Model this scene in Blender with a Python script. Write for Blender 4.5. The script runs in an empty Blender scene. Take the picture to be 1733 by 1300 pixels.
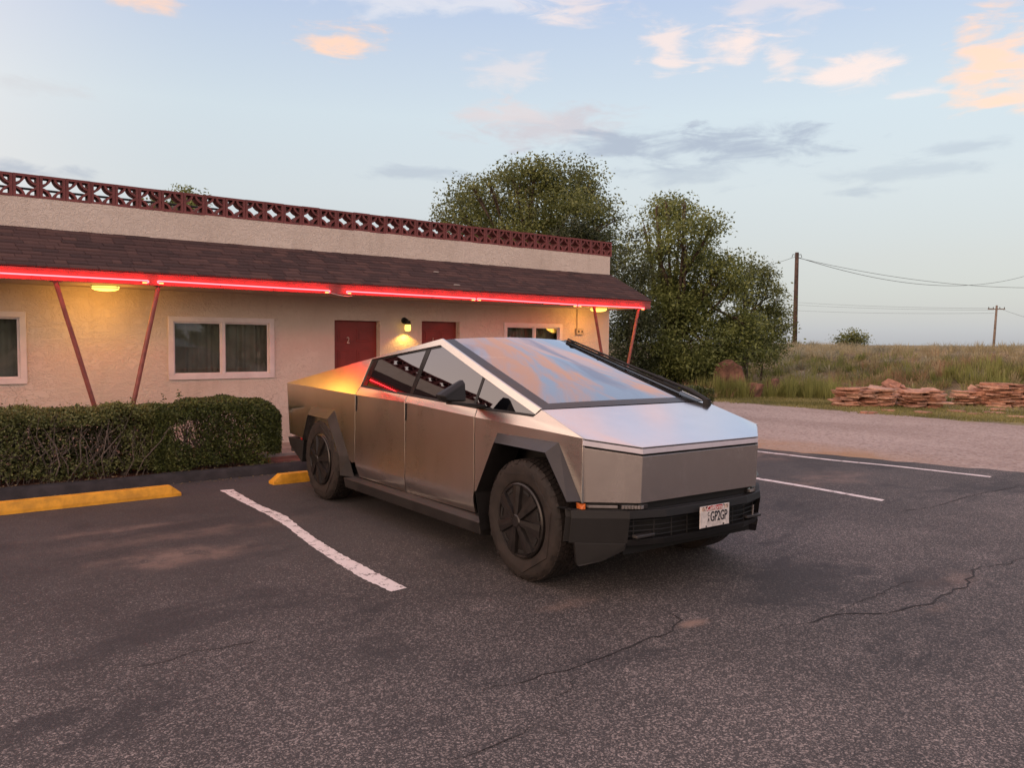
import bpy, math, random
import numpy as np
from mathutils import Vector, Matrix
R = math.radians
random.seed(7)
rng = np.random.default_rng(11)
S = bpy.context.scene
COL = S.collection

# ------------------------------------------------------------------ camera
CAM_H = 1.7241
PITCH, YAW, ROLL, FPX = R(-2.966), R(51.187), 0.0085, 1382.4
fw = Vector((math.cos(YAW)*math.cos(PITCH), math.sin(YAW)*math.cos(PITCH), math.sin(PITCH)))
rt = Vector((math.sin(YAW), -math.cos(YAW), 0))
up = rt.cross(fw)
cr, sr = math.cos(ROLL), math.sin(ROLL)
rt2 = rt*cr+up*sr
up2 = -rt*sr+up*cr
cd = bpy.data.cameras.new('camera')
cam = bpy.data.objects.new('camera', cd); COL.objects.link(cam)
m = Matrix.Identity(4)
for i in range(3):
    m[i][0] = rt2[i]; m[i][1] = up2[i]; m[i][2] = -fw[i]
m[0][3], m[1][3], m[2][3] = 0, 0, CAM_H
cam.matrix_world = m
cd.sensor_width = 36; cd.lens = FPX/1733*36
cd.clip_start = 0.05; cd.clip_end = 6000
S.camera = cam
CP = Vector((0, 0, CAM_H))
def ray(px, py): return fw+rt2*((px-866.5)/FPX)-up2*((py-650)/FPX)
def gnd(px, py, z=0.0):
    d = ray(px, py); return CP+d*((z-CAM_H)/d.z)
def dep(px, py, t): return CP+ray(px, py)*t

# ------------------------------------------------------------------ node helpers
class NT:
    def __init__(s, tree):
        s.t = tree; s.n = tree.nodes; s.l = tree.links
    def new(s, typ, **kw):
        nd = s.n.new(typ)
        for k, v in kw.items(): setattr(nd, k, v)
        return nd
    def put(s, sock, v):
        if v is None: return
        if isinstance(v, bpy.types.NodeSocket): s.l.new(v, sock)
        else:
            if hasattr(sock.default_value, '__len__') and hasattr(v, '__len__') and len(sock.default_value) == 4 and len(v) == 3: v = (*v, 1)
            sock.default_value = v
    def M(s, op, a, b=None, c=None, clamp=False):
        nd = s.new('ShaderNodeMath', operation=op, use_clamp=clamp)
        s.put(nd.inputs[0], a); s.put(nd.inputs[1], b); s.put(nd.inputs[2], c)
        return nd.outputs[0]
    def V(s, op, a, b=None, scale=None):
        nd = s.new('ShaderNodeVectorMath', operation=op)
        s.put(nd.inputs[0], a); s.put(nd.inputs[1], b)
        if scale is not None: s.put(nd.inputs[3], scale)
        return nd.outputs['Value'] if op in ('DOT_PRODUCT', 'LENGTH', 'DISTANCE') else nd.outputs[0]
    def mix(s, f, a, b, mode='MIX'):
        nd = s.new('ShaderNodeMix', data_type='RGBA', blend_type=mode)
        s.put(nd.inputs[0], f); s.put(nd.inputs[6], a); s.put(nd.inputs[7], b)
        return nd.outputs[2]
    def ramp(s, f, stops, interp='LINEAR'):
        nd = s.new('ShaderNodeValToRGB'); cr_ = nd.color_ramp; cr_.interpolation = interp
        while len(cr_.elements) < len(stops): cr_.elements.new(0.5)
        for e, (p, c) in zip(cr_.elements, stops):
            e.position = p; e.color = (*c, 1) if len(c) == 3 else c
        s.put(nd.inputs[0], f)
        return nd.outputs[0]
    def smooth(s, v, lo, hi):
        nd = s.new('ShaderNodeMapRange', interpolation_type='SMOOTHSTEP')
        s.put(nd.inputs[0], v); s.put(nd.inputs[1], lo); s.put(nd.inputs[2], hi)
        return nd.outputs[0]
    def noise(s, vec, scale, detail=4, rough=0.55, dist=0.0, out=0):
        nd = s.new('ShaderNodeTexNoise')
        s.put(nd.inputs['Vector'], vec); s.put(nd.inputs['Scale'], scale); nd.inputs['Detail'].default_value = detail
        nd.inputs['Roughness'].default_value = rough; nd.inputs['Distortion'].default_value = dist
        return nd.outputs[out]
    def voro(s, vec, scale, feature='F1', out=0, rnd=1.0):
        nd = s.new('ShaderNodeTexVoronoi', feature=feature)
        s.put(nd.inputs['Vector'], vec); s.put(nd.inputs['Scale'], scale); nd.inputs['Randomness'].default_value = rnd
        return nd.outputs[out]
    def mapping(s, vec, scale=(1, 1, 1), rot=(0, 0, 0), loc=(0, 0, 0)):
        nd = s.new('ShaderNodeMapping'); s.put(nd.inputs[0], vec)
        nd.inputs['Scale'].default_value = scale; nd.inputs['Rotation'].default_value = rot; nd.inputs['Location'].default_value = loc
        return nd.outputs[0]
    def bump(s, h, strength=0.3, dist=0.01, normal=None):
        nd = s.new('ShaderNodeBump'); s.put(nd.inputs['Height'], h)
        nd.inputs['Strength'].default_value = strength; nd.inputs['Distance'].default_value = dist
        if normal is not None: s.put(nd.inputs['Normal'], normal)
        return nd.outputs[0]

# ------------------------------------------------------------------ world: dusk sky with clouds
SUN_AZ = R(186)      # the sun sits low, off to the viewer's left
SUN_EL = R(5)
W = bpy.data.worlds.new('World'); S.world = W; W.use_nodes = True
w = NT(W.node_tree); w.n.clear()
tc = w.new('ShaderNodeTexCoord')
D = w.V('NORMALIZE', tc.outputs['Generated'])
sep = w.new('ShaderNodeSeparateXYZ'); w.put(sep.inputs[0], D)
dz = sep.outputs[2]
el = w.M('MULTIPLY', w.M('ARCSINE', dz), 180/math.pi)          # degrees above the horizon
az = w.M('MULTIPLY', w.M('ARCTAN2', sep.outputs[1], sep.outputs[0]), 180/math.pi)
e01 = w.M('DIVIDE', w.M('ADD', el, 10.0), 100.0, clamp=True)
base = w.ramp(e01, [(0.0, (.30, .27, .27)), (.095, (.34, .37, .43)), (.11, (.36, .43, .53)), (.155, (.475, .485, .545)), (.20, (.56, .595, .64)), (.25, (.575, .655, .72)),
                    (.32, (.43, .52, .72)), (.36, (.52, .60, .80)), (.425, (.66, .70, .90)), (.47, (.60, .63, .82)), (.56, (.50, .50, .68)), (.70, (.50, .49, .66)), (1.0, (.56, .55, .72))])
# the view's left is paler and warmer, the right bluer
sdir = Vector((math.cos(SUN_AZ), math.sin(SUN_AZ), 0.0))
sd = w.V('DOT_PRODUCT', D, tuple(sdir))
glow = w.M('MULTIPLY', w.smooth(sd, -0.42, 0.62), w.smooth(el, 85.0, 12.0))
warm = w.mix(glow, base, (2.0, 1.42, 1.14))
left = w.M('MULTIPLY', w.smooth(az, 48.0, 88.0), w.smooth(el, 26.0, 10.0))
warm = w.mix(w.M('MULTIPLY', left, .12), warm, (.70, .73, .70))
# high broken cloud sheet, seen on a flat layer
den = w.M('ADD', w.M('MAXIMUM', dz, 0.0), 0.12)
cmb = w.new('ShaderNodeCombineXYZ'); w.put(cmb.inputs[0], w.M('DIVIDE', sep.outputs[0], den)); w.put(cmb.inputs[1], w.M('DIVIDE', sep.outputs[1], den))
P = w.mapping(cmb.outputs[0], scale=(1.0, 1.6, 1.0), rot=(0, 0, R(25)), loc=(3.1, 1.7, 0))
n1 = w.noise(w.mapping(P, scale=(.50, 1.3, 1), loc=(.4, 0, 0)), 3.3, 7, .56, .7)
sheet = w.M('MULTIPLY', w.smooth(n1, .47, .64), w.smooth(el, 21.5, 27.0))
sheetc = w.mix(w.smooth(w.noise(P, 1.1, 3), .38, .62), (1.30, .62, .40), (1.05, .66, .62))
warm = w.mix(w.M('MULTIPLY', w.smooth(el, 30.0, 18.0), .16), warm, (.62, .63, .655))
sky = w.mix(w.M('MULTIPLY', sheet, .9), warm, sheetc)
# single clouds at their bearing (azimuth, elevation, half widths, colour, strength)
azel = w.new('ShaderNodeCombineXYZ'); w.put(azel.inputs[0], az); w.put(azel.inputs[1], el)
nw = w.V('SUBTRACT', w.noise(w.mapping(azel.outputs[0], scale=(.30, .62, 1)), 1.0, 5, .6, .4, out=1), (.5, .5, .5))
nw2 = w.noise(w.mapping(azel.outputs[0], scale=(.26, .95, 1), rot=(0, 0, R(-16))), 1.0, 7, .60, .55)
OR = (1.0, .64, .46); PK = (.95, .74, .66); SA = (1.15, .58, .42); VI = (.42, .40, .54); WH = (.86, .80, .80); GR = (.37, .40, .50)
clouds = [(63.4, 19.3, 2.6, .9, OR, .95), (76.5, 20.5, 2.8, .65, OR, .85), (40.8, 19.4, 1.5, 1.2, PK, .8), (36.4, 18.9, 2.0, 1.1, PK, .9), (33.5, 18.0, 1.0, 1.2, PK, .7),
          (29.3, 17.0, 2.6, 1.0, PK, .9), (21.6, 16.6, 2.1, 2.2, OR, 1.0), (19.6, 15.0, 1.6, 1.6, OR, .8), (56.0, 21.9, 8.0, .8, WH, .55), (47.0, 21.8, 3.0, 1.0, PK, .6), (33.0, 21.8, 4.0, 1.6, PK, .45), (51.5, 18.2, 2.4, 1.1, PK, .4),
          (48.6, 14.6, 5.5, 1.2, (.58, .53, .57), 1.0), (51.5, 15.3, 3.0, .8, (.72, .62, .62), .7), (43.5, 13.4, 5.0, 1.0, GR, .95), (36.0, 12.9, 5.5, 1.1, GR, 1.0), (39.0, 11.3, 4.0, .7, GR, .55), (58.0, 11.4, 3.0, .6, GR, .55), (26.0, 10.8, 4.5, .5, GR, .45), (22.8, 11.9, 2.5, .4, GR, .5), (28.0, 9.6, 2.0, .35, GR, .6), (25.5, 15.3, 1.2, .3, PK, .6),
          (46.5, 31.2, 4.0, 2.0, SA, 1.0), (41.5, 29.3, 4.5, 1.1, SA, 1.0), (36.5, 30.8, 3.5, 1.0, SA, .8), (43.5, 26.3, 3.5, 1.0, VI, .8), (38.0, 27.2, 3.0, .8, VI, .7), (34.5, 26.0, 2.2, .9, SA, .95), (38.8, 24.4, 3.0, .7, SA, .8), (49.5, 34.0, 4.0, 1.4, VI, .8), (40.5, 33.5, 5.0, 1.2, SA, .9), (30.0, 24.4, 1.8, .6, PK, .7),
          (81.5, 9.9, 3.0, .4, GR, .7), (80.5, 14.6, 2.5, .5, (.62, .60, .62), .5)]
for (ca, ce, wa, we, colr, st) in clouds:
    o = w.V('SUBTRACT', azel.outputs[0], (ca, ce, 0))
    o = w.V('MULTIPLY', o, (1/wa, 1/we, 0))
    o = w.V('ADD', o, w.V('MULTIPLY', nw, (1.9, 1.9, 0)))
    dd = w.V('LENGTH', o)
    mk_ = w.M('SUBTRACT', 1.45, dd)
    mk_ = w.M('ADD', mk_, w.M('MULTIPLY', w.M('SUBTRACT', nw2, .5), 3.6))
    mk_ = w.M('MULTIPLY', w.smooth(mk_, .05, 1.35), st)
    sky = w.mix(mk_, sky, colr)
nsh = w.new('ShaderNodeTexSky', sky_type='NISHITA', sun_disc=False, sun_elevation=SUN_EL, sun_rotation=math.atan2(sdir.x, sdir.y))
nshs = w.V('SCALE', nsh.outputs[0], scale=.05)
bgn = w.new('ShaderNodeBackground'); w.put(bgn.inputs[0], nsh.outputs[0]); bgn.inputs[1].default_value = .05
bgc = w.new('ShaderNodeBackground'); w.put(bgc.inputs[0], sky); bgc.inputs[1].default_value = .91
ad = w.new('ShaderNodeAddShader'); w.l.new(bgn.outputs[0], ad.inputs[0]); w.l.new(bgc.outputs[0], ad.inputs[1])
wo = w.new('ShaderNodeOutputWorld'); w.l.new(ad.outputs[0], wo.inputs[0])

sl = bpy.data.lights.new('sun', 'SUN'); sl.energy = 0.5; sl.angle = R(30); sl.color = (1, .64, .50)
so = bpy.data.objects.new('sun', sl); COL.objects.link(so)
sv = Vector((sdir.x*math.cos(SUN_EL+R(7)), sdir.y*math.cos(SUN_EL+R(7)), math.sin(SUN_EL+R(7))))
so.rotation_euler = sv.to_track_quat('Z', 'Y').to_euler()
S.view_settings.view_transform = 'Standard'; S.view_settings.look = 'None'
S.view_settings.exposure = 0.13; S.view_settings.gamma = 1.0
S.render.engine = 'CYCLES'
S.cycles.max_bounces = 8; S.cycles.transparent_max_bounces = 12

# ------------------------------------------------------------------ object helpers
def tag(o, label=None, cat=None, group=None, kind=None):
    if label: o['label'] = label
    if cat: o['category'] = cat
    if group: o['group'] = group
    if kind: o['kind'] = kind
    return o
def empty(name, loc=(0, 0, 0), rz=0.0):
    o = bpy.data.objects.new(name, None); COL.objects.link(o)
    o.location = loc; o.rotation_euler = (0, 0, rz); o.empty_display_size = .2
    return o
class MB:
    def __init__(s): s.v = []; s.f = []; s.mi = []
    def face(s, pts, mi=0):
        b = len(s.v); s.v += [tuple(p) for p in pts]; s.f.append(tuple(range(b, b+len(pts)))); s.mi.append(mi)
    def grid(s, rows, mi=0, closed=False):
        b = len(s.v); n = len(rows[0])
        for r_ in rows: s.v += [tuple(p) for p in r_]
        for i in range(len(rows)-1):
            for j in range(n if closed else n-1):
                k = (j+1) % n
                s.f.append((b+i*n+j, b+i*n+k, b+(i+1)*n+k, b+(i+1)*n+j)); s.mi.append(mi)
    def box(s, c, d, rz=0.0, mi=0, mat=None):
        x, y, z = d[0]/2, d[1]/2, d[2]/2
        P_ = [(-x, -y, -z), (x, -y, -z), (x, y, -z), (-x, y, -z), (-x, -y, z), (x, -y, z), (x, y, z), (-x, y, z)]
        if mat is not None: P_ = [mat @ Vector(p) for p in P_]
        elif rz:
            ca, sa = math.cos(rz), math.sin(rz); P_ = [(p[0]*ca-p[1]*sa, p[0]*sa+p[1]*ca, p[2]) for p in P_]
        b = len(s.v); s.v += [(p[0]+c[0], p[1]+c[1], p[2]+c[2]) for p in P_]
        for q in ((0, 3, 2, 1), (4, 5, 6, 7), (0, 1, 5, 4), (1, 2, 6, 5), (2, 3, 7, 6), (3, 0, 4, 7)):
            s.f.append(tuple(b+i for i in q)); s.mi.append(mi)
    def box2(s, a, b, mi=0):
        s.box([(a[i]+b[i])/2 for i in range(3)], [abs(b[i]-a[i]) for i in range(3)], mi=mi)
    def tube(s, path, r, n=8, mi=0, cap=True):
        path = [Vector(p) for p in path]; rs = r if hasattr(r, '__len__') else [r]*len(path)
        rows = []; prev = None
        for i, p in enumerate(path):
            t = (path[min(i+1, len(path)-1)]-path[max(i-1, 0)]).normalized()
            if prev is None:
                a = t.orthogonal().normalized()
            else:
                a = (prev-t*prev.dot(t))
                a = a.normalized() if a.length > 1e-6 else t.orthogonal().normalized()
            prev = a; bb = t.cross(a)
            rows.append([p+(a*math.cos(k*2*math.pi/n)+bb*math.sin(k*2*math.pi/n))*rs[i] for k in range(n)])
        b = len(s.v); s.grid(rows, mi, True)
        if cap:
            s.f.append(tuple(b+k for k in reversed(range(n)))); s.mi.append(mi)
            e = b+(len(path)-1)*n; s.f.append(tuple(e+k for k in range(n))); s.mi.append(mi)
    def lathe(s, prof, n=48, axis='y', c=(0, 0, 0), mi=0, a0=0.0):
        rows = []
        for k in range(n+1):
            a = a0+k*2*math.pi/n; ca, sa = math.cos(a), math.sin(a)
            if axis == 'y': rows.append([(c[0]+r_*ca, c[1]+h, c[2]+r_*sa) for r_, h in prof])
            else: rows.append([(c[0]+r_*ca, c[1]+r_*sa, c[2]+h) for r_, h in prof])
        s.grid(rows, mi)
    def prism(s, poly, off, mi=0):
        """closed solid: polygon (3d points) pushed along off"""
        n = len(poly); off = Vector(off); A = [Vector(p) for p in poly]; B = [p+off for p in A]
        b = len(s.v); s.v += [tuple(p) for p in A+B]
        s.f.append(tuple(range(b, b+n))); s.f.append(tuple(b+n+i for i in reversed(range(n)))); s.mi += [mi, mi]
        for i in range(n):
            j = (i+1) % n; s.f.append((b+j, b+i, b+n+i, b+n+j)); s.mi.append(mi)
    def build(s, name, mat, parent=None, smooth=False, merge=True, bevel=0.0, auto=None, fixn=True):
        me = bpy.data.meshes.new(name); me.from_pydata(s.v, [], s.f)
        mats = mat if isinstance(mat, (list, tuple)) else [mat]
        for mm in mats: me.materials.append(mm)
        if len(mats) > 1: me.polygons.foreach_set('material_index', s.mi)
        import bmesh
        bm = bmesh.new(); bm.from_mesh(me)
        if merge: bmesh.ops.remove_doubles(bm, verts=bm.verts, dist=1e-5)
        if fixn: bmesh.ops.recalc_face_normals(bm, faces=bm.faces)
        bm.to_mesh(me); bm.free()
        if smooth or auto:
            me.polygons.foreach_set('use_smooth', [True]*len(me.polygons))
            if auto: me.set_sharp_from_angle(angle=R(auto))
        o = bpy.data.objects.new(name, me); COL.objects.link(o)
        if parent: o.parent = parent
        if bevel:
            b = o.modifiers.new('bevel', 'BEVEL'); b.width = bevel; b.segments = 2; b.limit_method = 'ANGLE'; b.angle_limit = R(28)
        return o
def shell(faces, off, name, mat, parent=None, bevel=.0025, mirror=False, surf=None, cuts=3, smooth=None):
    """sheet of faces sharing corners, given thickness along off; surf(x, z) gives the curved skin's y"""
    import bmesh
    idx = {}; V_ = []; F = []
    for f in faces:
        g = []
        for p in f:
            k = tuple(round(x, 4) for x in p)
            if k not in idx: idx[k] = len(V_); V_.append(tuple(p))
            g.append(idx[k])
        F.append(g)
    if surf:
        bm = bmesh.new(); bv = [bm.verts.new(p) for p in V_]
        for f in F: bm.faces.new([bv[i] for i in f])
        bmesh.ops.triangulate(bm, faces=bm.faces)
        bmesh.ops.subdivide_edges(bm, edges=bm.edges[:], cuts=cuts, use_grid_fill=True)
        for v in bm.verts: v.co.y = surf(v.co.x, v.co.z)
        bm.verts.index_update(); V_ = [tuple(v.co) for v in bm.verts]; F = [[v.index for v in f.verts] for f in bm.faces]; bm.free()
    if mirror:
        V_ = [(p[0], -p[1], p[2]) for p in V_]; F = [list(reversed(f)) for f in F]; off = (off[0], -off[1], off[2])
    n = len(V_); ec = {}
    for f in F:
        for i in range(len(f)):
            a, b = f[i], f[(i+1) % len(f)]; ec.setdefault((min(a, b), max(a, b)), []).append((a, b))
    mb = MB(); mb.v = V_+[(p[0]+off[0], p[1]+off[1], p[2]+off[2]) for p in V_]
    mb.f = [tuple(f) for f in F]+[tuple(n+i for i in reversed(f)) for f in F]
    for k, l in ec.items():
        if len(l) == 1:
            a, b = l[0]; mb.f.append((b, a, n+a, n+b))
    mb.mi = [0]*len(mb.f)
    return mb.build(name, mat, parent, merge=False, bevel=bevel, auto=(smooth or (12 if surf else None)))
def fastmesh(name, verts, faces, mat, parent=None, val=None):
    """verts (n,3), faces (m,k) arrays of equal size; val per-face random attribute"""
    me = bpy.data.meshes.new(name); k = faces.shape[1]
    me.vertices.add(len(verts)); me.vertices.foreach_set('co', np.ascontiguousarray(verts, np.float32).ravel())
    me.loops.add(faces.size); me.loops.foreach_set('vertex_index', faces.astype(np.int32).ravel())
    me.polygons.add(len(faces)); me.polygons.foreach_set('loop_start', np.arange(0, faces.size, k, dtype=np.int32))
    me.update(calc_edges=True)
    if val is not None:
        a = me.attributes.new('val', 'FLOAT', 'FACE'); a.data.foreach_set('value', val.astype(np.float32))
    me.materials.append(mat)
    o = bpy.data.objects.new(name, me); COL.objects.link(o)
    if parent: o.parent = parent
    return o

# ------------------------------------------------------------------ materials
def mat(name):
    mt = bpy.data.materials.new(name); mt.use_nodes = True
    t = NT(mt.node_tree); b = t.n['Principled BSDF']
    return mt, t, b
def simple(name, col, rough=.5, metal=0.0, var=.12, scale=8.0, bump=0.0, bscale=60.0, coat=0.0, ior=None):
    mt, t, b = mat(name)
    co = t.new('ShaderNodeTexCoord').outputs['Object']
    n = t.noise(co, scale, 5, .6)
    c2 = tuple(max(0, x*(1-var*2)) for x in col); c1 = tuple(min(1, x*(1+var)) for x in col)
    t.put(b.inputs['Base Color'], t.mix(t.smooth(n, .3, .7), c2, c1))
    t.put(b.inputs['Roughness'], t.M('ADD', rough, t.M('MULTIPLY', t.M('SUBTRACT', n, .5), .25), clamp=True))
    b.inputs['Metallic'].default_value = metal
    if coat: b.inputs['Coat Weight'].default_value = coat; b.inputs['Coat Roughness'].default_value = .08
    if ior: b.inputs['IOR'].default_value = ior
    if bump: t.put(b.inputs['Normal'], t.bump(t.noise(co, bscale, 4, .6), bump, .01))
    return mt
def emis(name, col, strength):
    mt, t, b = mat(name)
    b.inputs['Base Color'].default_value = (*[min(1, c) for c in col], 1)
    b.inputs['Emission Color'].default_value = (*col, 1); b.inputs['Emission Strength'].default_value = strength
    b.inputs['Roughness'].default_value = .3
    return mt
def leafmat(name, c1, c2, trans=.35, rough=.55):
    mt, t, b = mat(name)
    at = t.new('ShaderNodeAttribute', attribute_name='val').outputs['Fac']
    co = t.new('ShaderNodeTexCoord').outputs['Object']
    f = t.M('ADD', t.M('MULTIPLY', at, .65), t.M('MULTIPLY', t.noise(co, .55, 3), .35))
    colr = t.mix(t.smooth(f, .2, .75), c1, c2)
    t.put(b.inputs['Base Color'], colr); b.inputs['Roughness'].default_value = rough
    tr = t.new('ShaderNodeBsdfTranslucent'); t.put(tr.inputs[0], colr)
    mx = t.new('ShaderNodeMixShader'); mx.inputs[0].default_value = trans
    t.l.new(b.outputs[0], mx.inputs[1]); t.l.new(tr.outputs[0], mx.inputs[2])
    t.l.new(mx.outputs[0], t.n['Material Output'].inputs[0])
    return mt

def m_stainless(name, col=(.66, .62, .575), rough=.2, aniso=.55, blotch=1.0):
    mt, t, b = mat(name)
    co = t.new('ShaderNodeTexCoord').outputs['Object']
    brush = t.noise(t.mapping(co, scale=(1.5, 60, 160)), 6.0, 4, .6)
    blot = t.noise(co, 1.7, 5, .6, .5)
    blot2 = t.noise(t.mapping(co, scale=(3, 3, .8)), 2.2, 4, .55)
    f = t.M('ADD', t.M('MULTIPLY', blot, .6), t.M('MULTIPLY', blot2, .4))
    t.put(b.inputs['Base Color'], t.mix(t.smooth(f, .3, .7), tuple(c*(1-.12*blotch) for c in col), tuple(c*(1+.05*blotch) for c in col)))
    b.inputs['Metallic'].default_value = 1.0
    rr = t.M('ADD', rough, t.M('MULTIPLY', t.M('SUBTRACT', f, .5), .22*blotch))
    rr = t.M('ADD', rr, t.M('MULTIPLY', t.M('SUBTRACT', brush, .5), .10), clamp=True)
    t.put(b.inputs['Roughness'], rr)
    b.inputs['Anisotropic'].default_value = aniso; b.inputs['Anisotropic Rotation'].default_value = .25
    tg = t.new('ShaderNodeTangent', direction_type='RADIAL', axis='Z'); t.l.new(tg.outputs[0], b.inputs['Tangent'])
    t.put(b.inputs['Normal'], t.bump(t.noise(co, 1.1, 2, .4), .12, .03))
    return mt
STEEL = m_stainless('brushed_stainless', (.71, .655, .595), .29, .75, .45)
STEEL_UP = m_stainless('rail_stainless', (.74, .69, .63), .23, .3, .5)
STEEL_HOOD = m_stainless('hood_stainless', (.76, .75, .755), .13, .1, .35)
PLASTIC = simple('black_plastic', (.0075, .0075, .008), .6, 0, .15, 6, .05, 240)
FLARE = simple('flare_plastic', (.036, .034, .034), .36, 0, .12, 4, .03, 300)
BLACK = simple('matte_black', (.008, .008, .008), .8)
SILLM = simple('sill_plastic', (.020, .018, .0175), .5, 0, .2, 5)
RUBBER = simple('dusty_rubber', (.0195, .0142, .0120), .75, 0, .3, 7, .12, 90)
COVERM = simple('wheel_cover_plastic', (.014, .0120, .0112), .36, 0, .2, 12)
def m_glass(name, tint, ior=1.6, fac_pow=1.0, bow=None):
    mt, t, b = mat(name); t.n.remove(b)
    tr = t.new('ShaderNodeBsdfTransparent'); tr.inputs[0].default_value = (*tint, 1)
    gl = t.new('ShaderNodeBsdfGlossy'); gl.inputs['Roughness'].default_value = .015; gl.inputs[0].default_value = (.96, .97, 1, 1)
    co = t.new('ShaderNodeTexCoord').outputs['Object']
    nb = t.bump(t.noise(co, 1.6, 2, .4), .045, .03)
    if bow:      # the pane is very slightly convex from sill to rail
        sp = t.new('ShaderNodeSeparateXYZ'); t.put(sp.inputs[0], co)
        q = t.M('SUBTRACT', sp.outputs[2], bow[0]); nb = t.bump(t.M('MULTIPLY', t.M('MULTIPLY', q, q), -.5/bow[1]), 1.0, 1.0, nb)
    t.put(gl.inputs['Normal'], nb)
    fr = t.new('ShaderNodeFresnel'); fr.inputs[0].default_value = ior
    mx = t.new('ShaderNodeMixShader'); t.l.new(t.M('MULTIPLY', fr.outputs[0], fac_pow, clamp=True), mx.inputs[0])
    t.l.new(tr.outputs[0], mx.inputs[1]); t.l.new(gl.outputs[0], mx.inputs[2]); t.l.new(mx.outputs[0], t.n['Material Output'].inputs[0])
    return mt
SIDEGLASS = m_glass('tinted_side_glass', (.05, .05, .05), 2.0, 1.5, (1.42, 2.3))
WINDGLASS = m_glass('windshield_glass', (.20, .21, .225), 1.7, 2.0)
HOUSEGLASS = m_glass('window_glass', (.82, .84, .82), 1.5, 1.0)
FRIT = simple('glass_frit', (.010, .009, .009), .16, 0, .05, ior=1.27)
LIGHTBAR = simple('light_bar_lens', (.62, .60, .66), .22, 0, .03, coat=.6)
LENS = simple('headlamp_lens', (.30, .28, .27), .15, .4, .1, coat=1.0)
ORANGE = simple('amber_lens', (.55, .13, .02), .25, 0, .05, coat=.5)
REDLENS = simple('red_lens', (.5, .01, .02), .2, coat=.5)
SEATM = simple('seat_cloth', (.05, .05, .05), .7)

def m_stucco():
    mt, t, b = mat('stucco')
    co = t.new('ShaderNodeTexCoord').outputs['Object']
    big = t.noise(co, .9, 5, .6, .4); fine = t.noise(co, 26, 5, .65)
    wavy = t.noise(t.mapping(co, scale=(1, 1, 1.5)), 7.0, 6, .55, 1.6)
    ridg = t.M('ABSOLUTE', t.M('SUBTRACT', wavy, .5))
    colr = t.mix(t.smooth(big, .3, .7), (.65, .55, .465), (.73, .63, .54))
    # soiling that follows runs of old rain and grit
    st = t.smooth(t.noise(t.mapping(co, scale=(2.2, 2.2, .45)), 1.6, 5, .65), .52, .72)
    colr = t.mix(t.M('MULTIPLY', st, .26), colr, (.42, .345, .275))
    colr = t.mix(t.M('MULTIPLY', t.smooth(ridg, .012, .0), t.smooth(big, .45, .6)), colr, (.46, .37, .30))
    wv = t.V('ADD', co, t.V('SCALE', t.V('SUBTRACT', t.noise(co, 2.2, 5, .6, out=1), (.5, .5, .5)), scale=.55))
    ck = t.M('MULTIPLY', t.smooth(t.voro(wv, .55, 'DISTANCE_TO_EDGE'), .004, .0005), t.smooth(t.noise(co, .9, 2), .56, .63))
    colr = t.mix(t.M('MULTIPLY', ck, .5), colr, (.22, .16, .12))
    t.put(b.inputs['Base Color'], colr); b.inputs['Roughness'].default_value = .9
    h = t.M('ADD', t.M('MULTIPLY', t.smooth(ridg, .0, .09), 1.0), t.M('MULTIPLY', fine, .28))
    t.put(b.inputs['Normal'], t.bump(h, .46, .013))
    return mt
STUCCO = m_stucco()
def m_shingle():
    mt, t, b = mat('asphalt_shingle')
    at = t.new('ShaderNodeAttribute', attribute_name='val').outputs['Fac']
    co = t.new('ShaderNodeTexCoord').outputs['Object']
    colr = t.ramp(at, [(0, (.040, .022, .022)), (.5, (.064, .033, .031)), (1, (.095, .048, .041))])
    gr = t.noise(co, 170, 2, .7)
    colr = t.mix(t.smooth(gr, .45, .75), colr, t.mix(.5, colr, (.16, .10, .09)))
    t.put(b.inputs['Base Color'], colr); b.inputs['Roughness'].default_value = .92
    t.put(b.inputs['Normal'], t.bump(gr, .3, .004))
    return mt
SHINGLE = m_shingle()
BLOCKM = simple('painted_block', (.20, .058, .056), .8, 0, .18, 6, .25, 45)
FASCIA = simple('fascia_paint', (.31, .070, .066), .6, 0, .12, 5, .05, 30)
POSTM = simple('post_paint', (.27, .075, .06), .45, 0, .15, 9)
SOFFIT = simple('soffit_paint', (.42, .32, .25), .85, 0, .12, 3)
DOORM = simple('door_paint', (.235, .030, .020), .42, 0, .10, 3)
TRIM = simple('white_vinyl', (.78, .70, .68), .4, 0, .05, 4)
CURTAIN = simple('curtain_cloth', (.46, .43, .37), .85, 0, .15, 2)
ROOFM = simple('roof_felt', (.12, .11, .10), .9)
NEON = emis('neon_tube_glow', (1.0, .016, .020), 30.0)
NEONEND = emis('neon_electrode', (1.0, .42, .12), 2.2)
LAMPG = emis('lamp_shade_glow', (1.0, .80, .17), 1.35)
JARG = emis('lantern_glass_glow', (1.0, .66, .14), 1.8)
METALB = simple('black_metal', (.015, .014, .013), .4, .5)
NUMM = simple('number_metal', (.72, .55, .45), .35, .3)
BOXM = simple('grey_box', (.45, .38, .30), .6)
YELLOW = simple('yellow_paint', (.76, .36, .024), .62, 0, .14, 7, .15, 70)
CURBM = simple('tarred_curb', (.035, .030, .032), .85, 0, .25, 6, .3, 60)
CONC = simple('walk_concrete', (.30, .25, .22), .9, 0, .18, 3, .2, 80)
BARK = simple('bark', (.085, .062, .045), .9, 0, .3, 6, .5, 30)
TWIG = simple('hedge_stem', (.165, .135, .115), .9, 0, .3, 30)
POLEM = simple('weathered_pole', (.085, .055, .042), .9, 0, .3, 3, .3, 50)
POLEM2 = simple('pale_pole', (.20, .16, .13), .9, 0, .2, 3)
WIREM = simple('wire', (.03, .03, .032), .6)
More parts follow.
